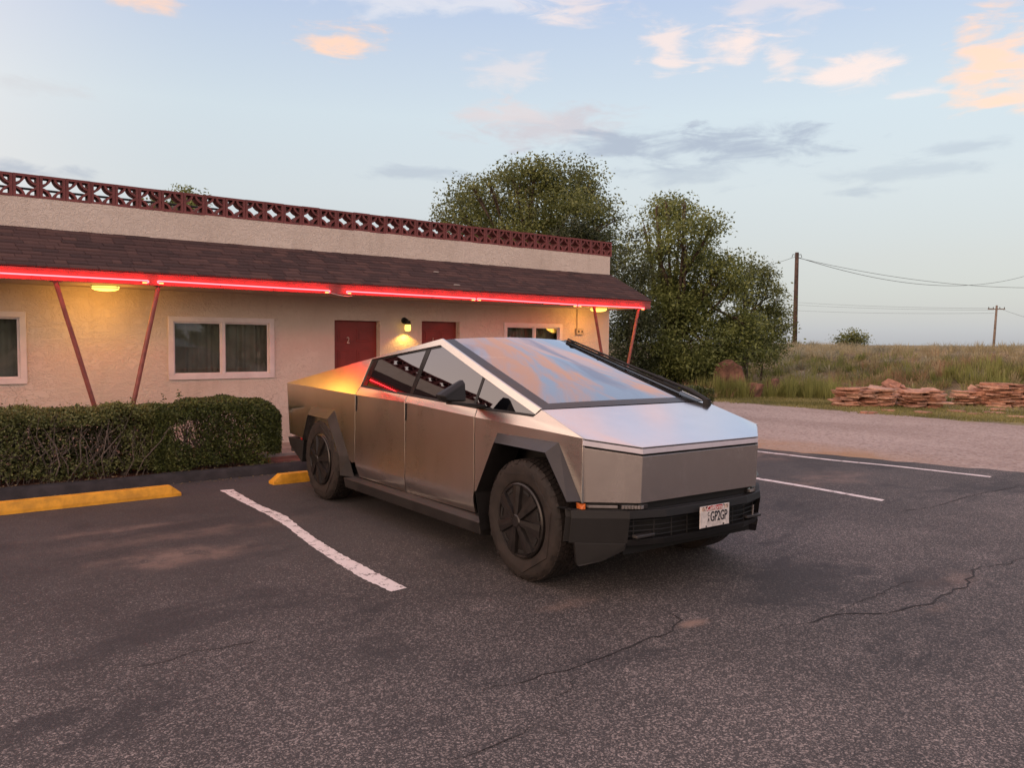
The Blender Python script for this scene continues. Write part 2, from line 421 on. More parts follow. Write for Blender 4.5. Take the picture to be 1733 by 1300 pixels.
SANDSTONE = [simple('red_sandstone', c, .9, 0, .22, 5, .25, 40) for c in ((.46, .235, .155), (.52, .285, .19), (.38, .185, .12), (.54, .33, .235), (.41, .235, .17))]
BOULDER = simple('red_boulder', (.23, .118, .085), .92, 0, .3, 3, .6, 9)

def m_asphalt():
    mt, t, b = mat('asphalt')
    co = t.new('ShaderNodeTexCoord').outputs['Object']
    big = t.noise(co, .35, 5, .6, .3); mid = t.noise(co, 2.3, 5, .65); fine = t.noise(co, 55, 3, .6)
    colr = t.mix(t.smooth(big, .32, .68), (.040, .0375, .037), (.068, .063, .061))
    colr = t.mix(t.M('MULTIPLY', t.smooth(mid, .5, .75), .35), colr, (.100, .092, .090))
    patch = t.smooth(t.noise(t.mapping(co, scale=(.55, 1, 1), rot=(0, 0, R(20))), .8, 6, .68, .6), .52, .64)
    colr = t.mix(t.M('MULTIPLY', patch, .55), colr, (.030, .029, .031))
    # worn zone nearer the road: more bare aggregate there
    sp = t.new('ShaderNodeSeparateXYZ'); t.put(sp.inputs[0], co)
    worn = t.M('ADD', .22, t.M('MULTIPLY', t.smooth(t.M('ADD', sp.outputs[1], t.M('MULTIPLY', big, 3.0)), 9.5, 3.5), .65))
    worn = t.M('MULTIPLY', worn, t.M('SUBTRACT', 1.25, t.M('MULTIPLY', patch, .7)))
    worn = t.M('MULTIPLY', worn, t.M('ADD', .55, t.M('MULTIPLY', t.noise(co, 1.4, 4, .6), .9)), clamp=True)
    nd = t.new('ShaderNodeTexVoronoi'); t.put(nd.inputs['Vector'], co); nd.inputs['Scale'].default_value = 105
    d = nd.outputs['Distance']; rv = t.new('ShaderNodeSeparateColor'); t.put(rv.inputs[0], nd.outputs['Color'])
    nd2 = t.new('ShaderNodeTexVoronoi'); t.put(nd2.inputs['Vector'], co); nd2.inputs['Scale'].default_value = 190
    rv2 = t.new('ShaderNodeSeparateColor'); t.put(rv2.inputs[0], nd2.outputs['Color'])
    def stone(r_, k):        # most stones stay tarred; with wear more of them show bare
        g = t.M('ADD', r_, t.M('MULTIPLY', t.M('SUBTRACT', worn, .5), k))
        return t.ramp(g, [(0, (.55, .55, .56)), (.45, (.85, .84, .84)), (.74, (1.12, 1.10, 1.09)), (.88, (1.55, 1.48, 1.43)), (.955, (2.7, 2.5, 2.35)), (1.0, (6.6, 6.0, 5.6))])
    colr = t.mix(1.0, colr, t.mix(.5, stone(rv.outputs[0], .24), stone(rv2.outputs[1], .22)), 'MULTIPLY')
    # sandy dust swept into low spots
    def spot(cx, cy, sx, sy, rot=0.0):
        q = t.mapping(t.V('SUBTRACT', co, (cx, cy, 0)), rot=(0, 0, rot), scale=(1/sx, 1/sy, 1))
        q = t.V('ADD', q, t.V('SCALE', t.V('SUBTRACT', t.noise(co, 2.5, 5, .65, out=1), (.5, .5, .5)), scale=1.6))
        return t.M('MULTIPLY', t.smooth(t.V('LENGTH', t.V('MULTIPLY', q, (1, 1, 0))), 1.15, .1), t.smooth(mid, .33, .6))
    dust = t.M('MULTIPLY', spot(1.95, 6.65, .75, .34, .0), .62)
    for (cx, cy, sx, sy, st) in ((1.7, 7.9, .7, .16, .4), (3.97, 3.15, .16, .07, .9), (5.5, 2.35, .18, .08, .6), (3.6, 3.9, .30, .12, .4), (2.3, 7.35, 1.5, .25, .3), (9.7, 5.6, 1.1, .5, .4), (11.0, 7.3, .9, .6, .55), (6.3, 2.6, .5, .25, .35)):
        dust = t.M('MAXIMUM', dust, t.M('MULTIPLY', spot(cx, cy, sx, sy), st))
    colr = t.mix(dust, colr, (.27, .185, .145))
    t.put(b.inputs['Base Color'], colr)
    t.put(b.inputs['Roughness'], t.M('ADD', .68, t.M('MULTIPLY', fine, .25)))
    h = t.M('ADD', t.M('MULTIPLY', t.smooth(d, .0, .5), -.6), t.M('MULTIPLY', fine, .5))
    t.put(b.inputs['Normal'], t.bump(h, .55, .006))
    return mt
ASPHALT = m_asphalt()
def m_gravel():
    mt, t, b = mat('gravel')
    co = t.new('ShaderNodeTexCoord').outputs['Object']
    big = t.noise(t.mapping(co, scale=(1, .35, 1), rot=(0, 0, R(8))), .5, 5, .6, .3)
    colr = t.mix(t.smooth(big, .3, .7), (.345, .265, .225), (.47, .38, .335))
    nd = t.new('ShaderNodeTexVoronoi'); t.put(nd.inputs['Vector'], co); nd.inputs['Scale'].default_value = 24
    rv = t.new('ShaderNodeSeparateColor'); t.put(rv.inputs[0], nd.outputs['Color'])
    colr = t.mix(t.M('MULTIPLY', t.smooth(rv.outputs[0], .5, 1.0), .55), colr, (.52, .44, .40))
    colr = t.mix(t.M('MULTIPLY', t.smooth(rv.outputs[1], .6, 1.0), .55), colr, (.13, .09, .08))
    sand = t.smooth(t.noise(co, .8, 4), .45, .62)
    sp = t.new('ShaderNodeSeparateXYZ'); t.put(sp.inputs[0], co)
    edge = t.M('MULTIPLY', t.smooth(sp.outputs[0], 13.6, 12.0), t.smooth(sp.outputs[1], 4.6, 6.5))
    colr = t.mix(t.M('MULTIPLY', edge, t.M('ADD', .5, t.M('MULTIPLY', sand, .5))), colr, (.40, .25, .14))
    t.put(b.inputs['Base Color'], colr); b.inputs['Roughness'].default_value = .95
    t.put(b.inputs['Normal'], t.bump(nd.outputs['Distance'], .7, .03))
    return mt
GRAVEL = m_gravel()
def m_soil(name, c1, c2, sc=2.0):
    return simple(name, tuple((a+b_)/2 for a, b_ in zip(c1, c2)), .95, 0, .3, sc, .4, 30)
PRAIRIE = m_soil('prairie', (.28, .235, .135), (.24, .20, .12), .05)
VERGE = m_soil('verge_soil', (.20, .19, .075), (.27, .21, .11), .7)
MOUNDM = m_soil('mound_soil', (.25, .185, .11), (.20, .165, .09), .5)
MULCH = m_soil('mulch', (.20, .075, .05), (.15, .06, .04), 6.0)
def m_line():
    mt, t, b = mat('worn_white_paint')
    co = t.new('ShaderNodeTexCoord').outputs['Object']
    n = t.noise(co, 9, 6, .7); n2 = t.noise(co, 70, 3, .7)
    f = t.smooth(t.M('ADD', t.M('MULTIPLY', n, .65), t.M('MULTIPLY', n2, .35)), .525, .60)
    t.put(b.inputs['Base Color'], t.mix(f, (.76, .70, .68), (.10, .085, .08))); b.inputs['Roughness'].default_value = .75
    t.put(b.inputs['Normal'], t.bump(n2, .3, .004))
    return mt
LINEM = m_line()
CRACKM = simple('crack_tar', (.024, .022, .022), .85, 0, .4, 9)

# ------------------------------------------------------------------ setting: ground
def sheet(name, outline, z, mt, kind='structure', thick=None, lab=None):
    mb = MB(); mb.face([(x, y, z) for x, y in outline])
    o = mb.build(name, mt, fixn=False)
    me = o.data
    if me.polygons[0].normal.z < 0: me.flip_normals()
    o['kind'] = kind
    return o
def wob(pts, amp, step=.25, seed=0):
    rr = random.Random(seed); out = []
    for i in range(len(pts)-1):
        a, b = Vector(pts[i]), Vector(pts[i+1]); L = (b-a).length; n = max(1, int(L/step)); nn = Vector((-(b-a).y, (b-a).x)).normalized()
        for k in range(n): out.append(a.lerp(b, k/n)+nn*(rr.uniform(-amp, amp)))
    out.append(Vector(pts[-1])); return [(p.x, p.y) for p in out]
# far ground with the low bank built into it
def bank(x, y):
    foot = 26.0+.25*math.sin(y*.35)+.5*math.sin(y*.13+1)
    t = (x-foot)/10.0
    t = 0 if t < 0 else (1 if t > 1 else t)
    s_ = t*t*(3-2*t)
    h = s_*(1.43+.10*math.sin(y*.31+x*.12)+.06*math.sin(y*.9+x*.5))
    h += .09*math.sin(x*1.3+.7*math.sin(y*.8))*math.sin(y*1.1)*min(1, t*6)*(1 if t < 1 else .4)
    if x > 70: h *= max(0.0, 1-(x-70)/90)
    if y > 30: h *= max(.15, 1-(y-30)/18)
    return h
xs = [-3000, -600, -120, -40, 0, 8, 16, 22]+[24+.7*i for i in range(24)]+[42, 46, 52, 60, 70, 85, 100, 130, 160, 300, 700, 1500, 4000]
ys = [-3000, -600, -150, -60]+[-30+1.2*i for i in range(64)]+[60, 90, 150, 400, 1000, 4000]
mb = MB(); mb.grid([[(x, y, bank(x, y)-.03) for y in ys] for x in xs])
tag(mb.build('ground', PRAIRIE, smooth=True), kind='structure')
mb = MB(); mxs = [24.4+.6*i for i in range(34)]; mys = [-26+.8*i for i in range(82)]
mb.grid([[(x, y, bank(x, y)-.012+(.0 if x > 24.6 else -.03)) for y in mys] for x in mxs])
tag(mb.build('grassy_bank', MOUNDM, smooth=True), kind='structure')

lot_edge = wob([(10.9, 10.4), (11.55, 7.82), (12.38, 4.24), (12.9, 1.5), (13.2, -6), (13.0, -30)], .07, .22, 3)
sheet('gravel_road', [(9.5, 10.6)]+wob([(9.5, 16.0), (12.8, 16.2), (20.3, 15.6), (20.1, 11), (19.7, 7), (20.5, 0), (21, -30)], .22, .5, 5)+[(10.0, -30)], -.010, GRAVEL)
sheet('asphalt_lot', [(-40, 10.03)]+[(10.9, 10.03)]+lot_edge[2:]+[(-40, -30)], 0.0, ASPHALT)
sheet('grass_verge', wob([(19.6, 24), (19.7, 15.6), (19.4, 11), (19.2, 7), (19.9, 0), (20.4, -30)], .25, .5, 9)+[(27.5, -30), (27.5, 24)], -.016, VERGE)
# curb, planting strip, walk
mb = MB()
cx = [-14+.5*i for i in range(51)]
rr = random.Random(4)
rows = []
for x in cx:
    j = rr.uniform(-.012, .012); h = .115+rr.uniform(-.008, .008)
    rows.append([(x, 10.03+j, -.01), (x, 10.055+j, h*.75), (x, 10.09+j, h), (x, 10.19+j, h), (x, 10.22, h-.02), (x, 10.22, -.01)])
mb.grid(rows); mb.face(rows[-1]); tag(mb.build('curb', CURBM, auto=60), kind='structure')
sheet('planting_strip', [(-14, 10.21), (11.0, 10.21), (11.0, 11.0), (-14, 11.0)], .075, MULCH)
mb = MB()
for i in range(18): mb.box2((-14+1.5*i+.004, 10.98, -.02), (-14+1.5*(i+1)-.004, 12.12, .12))
tag(mb.build('pavement', CONC, bevel=.008), kind='structure')

# painted lines
def strip(name, L_, R_, z=.004):
    mb = MB(); rr = random.Random(len(L_)); rows = []
    for i in range(len(L_)-1):
        for k in range(14):
            t = k/14; a = Vector(L_[i]).lerp(Vector(L_[i+1]), t); b = Vector(R_[i]).lerp(Vector(R_[i+1]), t)
            d = (b-a); rows.append([a+d*rr.uniform(-.05, .06), b+d*rr.uniform(-.06, .05)])
    rows.append([Vector(L_[-1]), Vector(R_[-1])])
    mb.grid([[(p.x, p.y, z) for p in r_] for r_ in rows])
    return tag(mb.build(name, LINEM), kind='structure')
z7 = lambda q: gnd(q[0]/2.4757, q[1]/2.4757+640).to_2d()
strip('parking_line', [z7(q) for q in ((922, 472), (1010, 520), (1130, 580), (1210, 630), (1280, 690), (1400, 770), (1520, 845), (1640, 898))],
      [z7(q) for q in ((975, 468), (1080, 530), (1200, 580), (1262, 630), (1340, 685), (1440, 745), (1560, 810), (1705, 882))])
strip('parking_line', [(8.98, 9.2), (8.95, 8.0), (8.90, 6.4), (8.86, 5.4), (8.77, 4.39)], [(9.08, 9.2), (9.06, 8.0), (9.01, 6.4), (8.97, 5.4), (8.88, 4.41)])
strip('parking_line', [(10.98, 9.3), (11.16, 7.65), (11.24, 6.4), (11.42, 5.6), (11.53, 4.34)], [(11.09, 9.3), (11.27, 7.65), (11.35, 6.4), (11.52, 5.6), (11.64, 4.36)])
# cracks in the lot
mb = MB(); rr = random.Random(21)
def crack(pts, wd):
    wd *= .62
    P_ = [gnd(*p).to_2d() for p in pts]; fine = []
    for i in range(len(P_)-1):
        L = (P_[i+1]-P_[i]).length; n = max(2, int(L/.06))
        for k in range(n):
            nn = Vector((-(P_[i+1]-P_[i]).y, (P_[i+1]-P_[i]).x)).normalized(); fine.append(P_[i].lerp(P_[i+1], k/n)+nn*rr.gauss(0, .012))
    fine.append(P_[-1]); rows = []
    for i, p in enumerate(fine):
        t = (fine[min(i+1, len(fine)-1)]-fine[max(0, i-1)]).normalized(); nn = Vector((-t.y, t.x)); ww = wd*rr.uniform(.3, 1.2)*min(1, .3+i*.1, .3+(len(fine)-1-i)*.1)
        rows.append([(p.x-nn.x*ww, p.y-nn.y*ww, .003), (p.x+nn.x*ww, p.y+nn.y*ww, .003)])
    mb.grid(rows)
crack([(820, 1168), (905, 1150), (1005, 1120), (1090, 1085), (1130, 1075), (1152, 1050), (1130, 1035), (1105, 1025)], .010)
crack([(1310, 1062), (1380, 1055), (1410, 1040), (1500, 1038), (1575, 1022), (1600, 1005), (1640, 990), (1645, 965), (1700, 955), (1733, 945)], .013)
crack([(1410, 1040), (1470, 1012), (1540, 985), (1610, 990)], .006)
crack([(200, 1140), (330, 1105), (440, 1085), (495, 1072)], .008)
crack([(760, 1290), (830, 1262), (880, 1240), (905, 1225), (960, 1245)], .008)
crack([(905, 1225), (940, 1190), (1010, 1120)], .004)
crack([(1500, 870), (1580, 858), (1650, 838), (1733, 822)], .012)
tag(mb.build('asphalt_cracks', CRACKM), kind='structure')

# parking stops
def stop(x0, x1, y, label):
    mb = MB(); e = .10; h = .115
    def sec(x, k): return [(x, y-.09*k, -.002), (x, y-.085*k, .035), (x, y-.055*k, h), (x, y+.055*k, h), (x, y+.085*k, .035), (x, y+.09*k, -.002)]
    lo = [(p[0], p[1], min(p[2], .035)) for p in sec(x0, .9)]; hi = [(p[0], p[1], min(p[2], .035)) for p in sec(x1, .9)]
    rows = [lo, sec(x0+e, 1), sec(x0+(x1-x0)*.5, 1), sec(x1-e, 1), hi]
    mb.grid(rows); mb.face(lo); mb.face(hi)
    o = mb.build('parking_stop', YELLOW, bevel=.006); return tag(o, label, 'parking stop', 'yellow parking stops')
stop(.80, 2.76, 9.29, 'long yellow painted parking stop lying in front of the hedge in the empty bay')
stop(3.83, 5.75, 9.33, 'yellow parking stop mostly hidden behind the rear wheel of the steel pickup')

# ------------------------------------------------------------------ motel
WY = 12.1
motel = tag(empty('motel_building', (0, WY, 0)), 'single storey cream stucco motel with dark shingled awning and pierced red block parapet', 'building')
motel_in = Matrix.Translation((0, -WY, 0))
def reparent(o): o.location.y -= WY; o.parent = motel; return o
XL, XR = -9.0, 12.33
holes = [(-.05, 1.705, 1.14, 2.045), (3.476, 5.01, 1.15, 2.035), (6.045, 6.878, .12, 2.05), (7.705, 8.51, .12, 2.07), (9.53, 10.98, 1.15, 2.075)]
mb = MB()
gx = sorted({XL, XR}|{h[0] for h in holes}|{h[1] for h in holes}|{-6.0, -3.0}); gz = sorted({-.05, 3.52}|{h[2] for h in holes}|{h[3] for h in holes})
for i in range(len(gx)-1):
    for j in range(len(gz)-1):
        xm, zm = (gx[i]+gx[i+1])/2, (gz[j]+gz[j+1])/2
        if any(h[0] < xm < h[1] and h[2] < zm < h[3] for h in holes): continue
        mb.face([(gx[i], WY, gz[j]), (gx[i+1], WY, gz[j]), (gx[i+1], WY, gz[j+1]), (gx[i], WY, gz[j+1])])
for h in holes:
    d = .14 if h[2] < .5 else .10
    a, b, c_, e = h
    mb.face([(a, WY, c_), (a, WY+d, c_), (a, WY+d, e), (a, WY, e)]); mb.face([(b, WY, c_), (b, WY, e), (b, WY+d, e), (b, WY+d, c_)])
    mb.face([(a, WY, e), (a, WY+d, e), (b, WY+d, e), (b, WY, e)]); mb.face([(a, WY, c_), (b, WY, c_), (b, WY+d, c_), (a, WY+d, c_)])
mb.face([(XR, WY, -.05), (XR, 19.5, -.05), (XR, 19.5, 3.52), (XR, WY, 3.52)]); mb.face([(XL, WY, -.05), (XL, WY, 3.52), (XL, 19.5, 3.52), (XL, 19.5, -.05)])
mb.face([(XL, 19.5, -.05), (XL, 19.5, 3.52), (XR, 19.5, 3.52), (XR, 19.5, -.05)])
mb.face([(XL, WY, 3.52), (XR, WY, 3.52), (XR, WY+.2, 3.52), (XL, WY+.2, 3.52)]); mb.face([(XL, WY+.2, 3.25), (XL, WY+.2, 3.52), (XR, WY+.2, 3.52), (XR, WY+.2, 3.25)])
reparent(mb.build('wall', STUCCO, bevel=.012))
mb = MB(); mb.face([(XL, WY+.2, 3.25), (XR, WY+.2, 3.25), (XR, 19.5, 3.25), (XL, 19.5, 3.25)]); reparent(mb.build('roof', ROOFM))
mb = MB(); mb.tube([(-6, 14.2, 3.95), (5, 14.2, 3.95)], .018, 6)
for x in (-5, -2, 1, 4.6): mb.tube([(x, 14.2, 3.25), (x, 14.2, 3.95)], .018, 6)
reparent(mb.build('roof_pipe', METALB))
# pierced parapet blocks: one mesh, many parts
def block_mesh():
    mb = MB(); s_ = .294; fr = .033; dp = .185; h = s_/2
    # square frame
    for (a, b) in (((-h, 0, -h), (h, dp, -h+fr)), ((-h, 0, h-fr), (h, dp, h)), ((-h, 0, -h+fr), (-h+fr, dp, h-fr)), ((h-fr, 0, -h+fr), (h, dp, h-fr))): mb.box2(a, b)
    r_ = h-fr*.2; wd = .027
    for cx_, cz_, a0 in ((-h, -h, 0), (h, -h, 90), (h, h, 180), (-h, h, 270)):
        rows = []
        for k in range(13):
            a = R(a0+90*k/12); ca, sa = math.cos(a), math.sin(a)
            pin = (cx_+ca*(r_-wd), cz_+sa*(r_-wd)); pout = (cx_+ca*r_, cz_+sa*r_)
            rows.append([(pin[0], .004, pin[1]), (pout[0], .004, pout[1]), (pout[0], dp-.004, pout[1]), (pin[0], dp-.004, pin[1])])
        mb.grid(rows, closed=True)
    return mb
b0 = block_mesh().build('breeze_block', BLOCKM, motel, merge=False, bevel=.0)
bx0 = 12.372-.292/2; pitch = .2991
rr = random.Random(3)
blocks = []
for i in range(44):
    o = b0 if i == 0 else b0.copy()
    if i: COL.objects.link(o)
    o.parent = motel
    o.location = (bx0-pitch*i, -.003+rr.uniform(-.004, .004), 3.52+.14+rr.uniform(-.004, .004)+.003); o.rotation_euler = (0, rr.uniform(-.006, .006), 0)
# awning
EY, EZ0, EZ1 = 11.0, 2.40, 2.56
AXL, AXR = -9.0, 12.36
TZ = 3.125
mb = MB()
mb.face([(AXL, WY-.002, TZ-.02), (AXL, EY+.02, EZ1-.02), (AXR-.01, EY+.02, EZ1-.02), (AXR-.01, WY-.002, TZ-.02)])
mb.face([(AXR-.01, WY-.002, TZ-.02), (AXR-.01, EY+.02, EZ1-.02), (AXR-.01, EY+.02, EZ0), (AXR-.01, WY-.002, EZ0)])
reparent(mb.build('awning_deck', FASCIA))
slope = Vector((0, WY-EY+.03, TZ-EZ1)); SL = slope.length; sn = slope.normalized(); nrm = Vector((0, -sn.z, sn.y))
vs, fs, vl = [], [], []
NC = 11; exp = SL/NC
rr = random.Random(12)
for c_ in range(NC+1):
    x = AXL+rr.uniform(-.3, 0); s0 = c_*exp-.012
    while x < AXR+.02:
        wd = rr.uniform(.10, .33); x1 = min(x+wd, AXR+.025)
        a = s0+rr.uniform(-.004, .006); top = min(s0+exp*1.35, SL+.012+rr.uniform(0, .015)); hh = .012+rr.choice((0, .0, .005))
        base_ = Vector((0, EY-.03, EZ1))
        lo = base_+sn*a; hi = base_+sn*top
        P_ = [Vector((x, 0, 0))+lo+nrm*hh, Vector((x1-.004, 0, 0))+lo+nrm*hh, Vector((x1-.004, 0, 0))+hi+nrm*.003, Vector((x, 0, 0))+hi+nrm*.003,
              Vector((x, 0, 0))+lo-nrm*.002, Vector((x1-.004, 0, 0))+lo-nrm*.002]
        b = len(vs); vs += [tuple(p) for p in P_]
        q = rr.random()
        for f in ((b, b+1, b+2, b+3), (b+4, b+5, b+1, b), (b+1, b+5, b+2, b+2), (b+4, b, b+3, b+3)):
            if len(set(f)) == 4: fs.append(f); vl.append(q)
        x = x1
shg = fastmesh('shingles', np.array(vs), np.array(fs), SHINGLE, None, np.array(vl)); reparent(shg)
mb = MB(); mb.box2((AXL, EY-.012, EZ0), (AXR, EY+.02, EZ1-.008)); mb.box2((AXR-.02, EY+.021, EZ0), (AXR+.004, WY-.003, EZ0+.14))
mb.box2((AXL, EY-.020, EZ1-.045), (AXR+.003, EY-.0125, EZ1-.012))
reparent(mb.build('fascia', FASCIA, bevel=.004))
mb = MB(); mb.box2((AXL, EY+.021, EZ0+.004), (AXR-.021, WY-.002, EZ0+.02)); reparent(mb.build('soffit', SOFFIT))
mb = MB()
mb.tube([(5.43, 10.97, 2.41), (5.55, 10.97, 2.385), (5.72, 10.99, 2.375), (5.80, 11.02, 2.39)], .004, 5); reparent(mb.build('loose_cable', TRIM))
# V posts
for (xt, xb) in ((1.885, 2.49), (3.055, 2.56), (10.844, 11.42), (12.075, 11.49)):
    mb = MB(); mb.tube([(xt, 11.045, 2.40), (xb, 11.045, .10)], .028, 12); mb.box((xt, 11.045, 2.394), (.12, .08, .012)); mb.box((xb, 11.045, .127), (.11, .11, .014))
    reparent(mb.build('awning_post', POSTM, auto=40))
# windows
def window(h, split, curtain_gap=None):
    a, b, c_, e = h; mb = MB(); y0 = WY-.028; y1 = WY+.05; f = .062
    mb.box2((a-.012, y0, c_-.012), (b+.012, y1, c_+f)); mb.box2((a-.012, y0, e-f), (b+.012, y1, e+.012))
    mb.box2((a-.012, y0, c_+f), (a+f, y1, e-f)); mb.box2((b-f, y0, c_+f), (b+.012, y1, e-f))
    fr = reparent(mb.build('window', TRIM, bevel=.006))
    mb = MB(); xm = a+(b-a)*split; y = WY+.012
    mb.box2((xm-.024, y-.028, c_+f), (xm+.024, y+.02, e-f))
    g = .022
    for (p, q, o_) in ((a+f, xm-.024, 0), (xm+.024, b-f, .016)):
        for (u, v) in (((p, c_+f), (q, c_+f+g)), ((p, e-f-g), (q, e-f)), ((p, c_+f+g), (p+g, e-f-g)), ((q-g, c_+f+g), (q, e-f-g))):
            mb.box2((u[0], y+o_-.010, u[1]), (v[0], y+o_+.012, v[1]))
    s_ = mb.build('sash', TRIM, fr, bevel=.003)
    s_.location.y = 0
    for (p, q, o_) in ((a+f+g, xm-.024-g, 0), (xm+.024+g, b-f-g, .016)):
        mb = MB(); yy = y+o_; mb.box2((p, yy-.003, c_+f+g), (q, yy+.003, e-f-g)); mb.build('pane', HOUSEGLASS, fr)
    mb = MB(); rows = []; rr = random.Random(int(a*10)+5)
    n = 90; ph = rr.uniform(0, 6)
    x0, x1 = a+.01, b-.01
    for i in range(n+1):
        t = i/n; x = x0+(x1-x0)*t
        yy = WY+.17+.028*math.sin(t*46+ph+2.2*math.sin(t*9))+.012*math.sin(t*101)
        if curtain_gap and curtain_gap[0] < t < curtain_gap[1]: yy = WY+.4
        rows.append([(x, yy, c_-.02), (x, yy, e+.02)])
    mb.grid(rows); mb.build('curtain', CURTAIN, fr, smooth=True)
    for ch in fr.children: pass
    return fr
WINS = [window((-.05, 1.705, 1.14, 2.045), .5), window(holes[1], .50), window(holes[4], .52, (.46, .52))]
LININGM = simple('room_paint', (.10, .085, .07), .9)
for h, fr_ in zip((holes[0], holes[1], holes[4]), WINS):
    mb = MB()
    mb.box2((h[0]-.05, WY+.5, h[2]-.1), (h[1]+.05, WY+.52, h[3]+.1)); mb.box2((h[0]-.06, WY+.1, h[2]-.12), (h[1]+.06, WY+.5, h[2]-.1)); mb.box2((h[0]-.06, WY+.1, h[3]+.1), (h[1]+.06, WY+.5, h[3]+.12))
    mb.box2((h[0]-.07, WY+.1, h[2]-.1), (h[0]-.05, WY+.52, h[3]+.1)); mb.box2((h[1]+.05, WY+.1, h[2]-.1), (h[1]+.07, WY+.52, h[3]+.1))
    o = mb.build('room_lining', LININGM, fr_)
def textmesh(body, size, name, mt, parent, loc, rot, extrude=.003, shear=0.0, align='CENTER', xs_=1.0, bold=0.0):
    cu = bpy.data.curves.new(name, 'FONT'); cu.body = body; cu.size = size; cu.extrude = extrude; cu.shear = shear; cu.align_x = align; cu.align_y = 'CENTER'; cu.offset = bold
    tmp = bpy.data.objects.new(name, cu); COL.objects.link(tmp)
    bpy.context.view_layer.update()
    me = bpy.data.meshes.new_from_object(tmp.evaluated_get(bpy.context.evaluated_depsgraph_get()))
    bpy.data.objects.remove(tmp); me.name = name; me.materials.clear(); me.materials.append(mt)
    o = bpy.data.objects.new(name, me); COL.objects.link(o); o.parent = parent; o.location = loc; o.rotation_euler = rot; o.scale = (xs_, 1, 1)
    return o
def door(h, num, nx):
    a, b, c_, e = h; y = WY+.115; mb = MB()
    mb.box2((a+.001, y, c_), (b-.001, y+.045, e-.001))
    W_ = b-a; cols = ((a+.11, a+W_*.47), (a+W_*.55, b-.10)); rws = ((c_+.18, c_+.78), (c_+.93, c_+1.45), (c_+1.58, c_+1.80))
    for (p, q) in cols:
        for (u, v) in rws:
            mb.box2((p, y-.008, u), (q, y-.0005, v)); mb.box2((p+.035, y-.016, u+.035), (q-.035, y-.0085, v-.035))
    d = reparent(mb.build('door', DOORM, bevel=.004))
    textmesh(num, .155, 'door_number', NUMM, d, (nx, y-.024, 1.72), (R(90), 0, 0), .004, xs_=.72)
    mb = MB(); mb.lathe([(0, 0), (.026, 0), (.026, .012), (.012, .02), (.012, .045), (.028, .055), (.030, .075), (.018, .088), (0, .09)], 16, 'y')
    k = mb.build('door_knob', simple('brass', (.6, .42, .18), .3, 1), d, smooth=True); k.location = (b-.075, y-.001, 1.0); k.rotation_euler = (0, 0, math.pi)
door(holes[2], '2', 6.335); door(holes[3], '1', 8.0)

# lights on the building: things of their own
NEONS = [(-2.6, 2.46, 2.88, 2.452), (3.03, 2.455, 5.36, 2.440), (5.67, 2.444, 7.97, 2.432), (8.05, 2.434, 10.26, 2.408), (10.34, 2.409, 12.07, 2.408)]
nl = ['red neon tube on the fascia, at the left edge of the photo', 'long red neon tube over the window and right post of the left pair', 'red neon tube on the fascia above door 2 and the wall lantern', 'red neon tube on the fascia above the window half hidden by the pickup', 'short red neon tube at the right end of the fascia']
for (x0, z0, x1, z1), lb in zip(NEONS, nl):
    y = EY-.085; mb = MB()
    rt_ = empty('neon_tube', (x0, y, z0)); tag(rt_, lb, 'neon light', 'red neon tubes along the eave')
    dzz = (z1-z0)
    mb.tube([(.0, 0, -.028), (-.018, 0, -.02), (-.022, 0, -.008), (-.012, 0, 0), (.01, 0, 0), (x1-x0-.01, 0, dzz), (x1-x0+.012, 0, dzz), (x1-x0+.022, 0, dzz-.008), (x1-x0+.018, 0, dzz-.02), (x1-x0, 0, dzz-.028)], .0085, 8)
    mb.build('glass_tube', NEON, rt_, smooth=True)
    for q, zz in ((0, 0), (x1-x0, dzz)):
        mb = MB(); sgn = 1 if q == 0 else -1
        mb.tube([(q, 0, zz-.028), (q+sgn*.05, 0, zz-.028)], .009, 8); mb.build('electrode', NEONEND, rt_, smooth=True)
    n = max(2, int((x1-x0)/.6))
    for k in range(n+1):
        xx = .06+(x1-x0-.12)*k/n; mb = MB(); mb.tube([(xx, .072, dzz*k/n-.012), (xx, .009, dzz*k/n-.01)], .006, 6); mb.build('standoff', METALB, rt_)
def ceil_light(x, label):
    rt_ = tag(empty('ceiling_light', (x, 11.5, EZ0)), label, 'light', 'drum lights under the awning')
    mb = MB(); mb.lathe([(0, -.072), (.06, -.07), (.12, -.062), (.155, -.046), (.165, -.03), (.166, -.004)], 32, 'z'); mb.build('lamp_shade', LAMPG, rt_, smooth=True)
    mb = MB(); mb.lathe([(.169, -.001), (.169, -.009), (.172, -.009), (.172, -.001)], 32, 'z'); mb.lathe([(.167, -.030), (.167, -.036), (.170, -.036), (.170, -.030)], 32, 'z')
    for k in range(3):
        a = R(40+120*k-90); mb.box((.171*math.cos(a), .171*math.sin(a), -.018), (.006, .006, .036))
    mb.build('band', METALB, rt_)
    l = bpy.data.lights.new('lamp_light', 'POINT'); l.energy = 16.0; l.color = (1, .46, .07); l.shadow_soft_size = .26
    lo = bpy.data.objects.new('lamp_light', l); COL.objects.link(lo); lo.parent = rt_; lo.location = (0, 0, -.24)
ceil_light(2.53, 'lit yellow drum light under the awning between the left pair of posts')
ceil_light(11.42, 'lit yellow drum light under the awning behind the right pair of posts')
lan = tag(empty('wall_lantern', (7.345, WY, 2.02)), 'small black wall lantern with glowing glass jar between the two red doors', 'light')
mb = MB(); mb.lathe([(0, 0), (.055, 0), (.055, -.02), (.03, -.028), (0, -.03)], 24, 'y', (0, 0, .05)); mb.tube([(0, -.02, .05), (0, -.09, .07), (0, -.125, .055)], .014, 8)
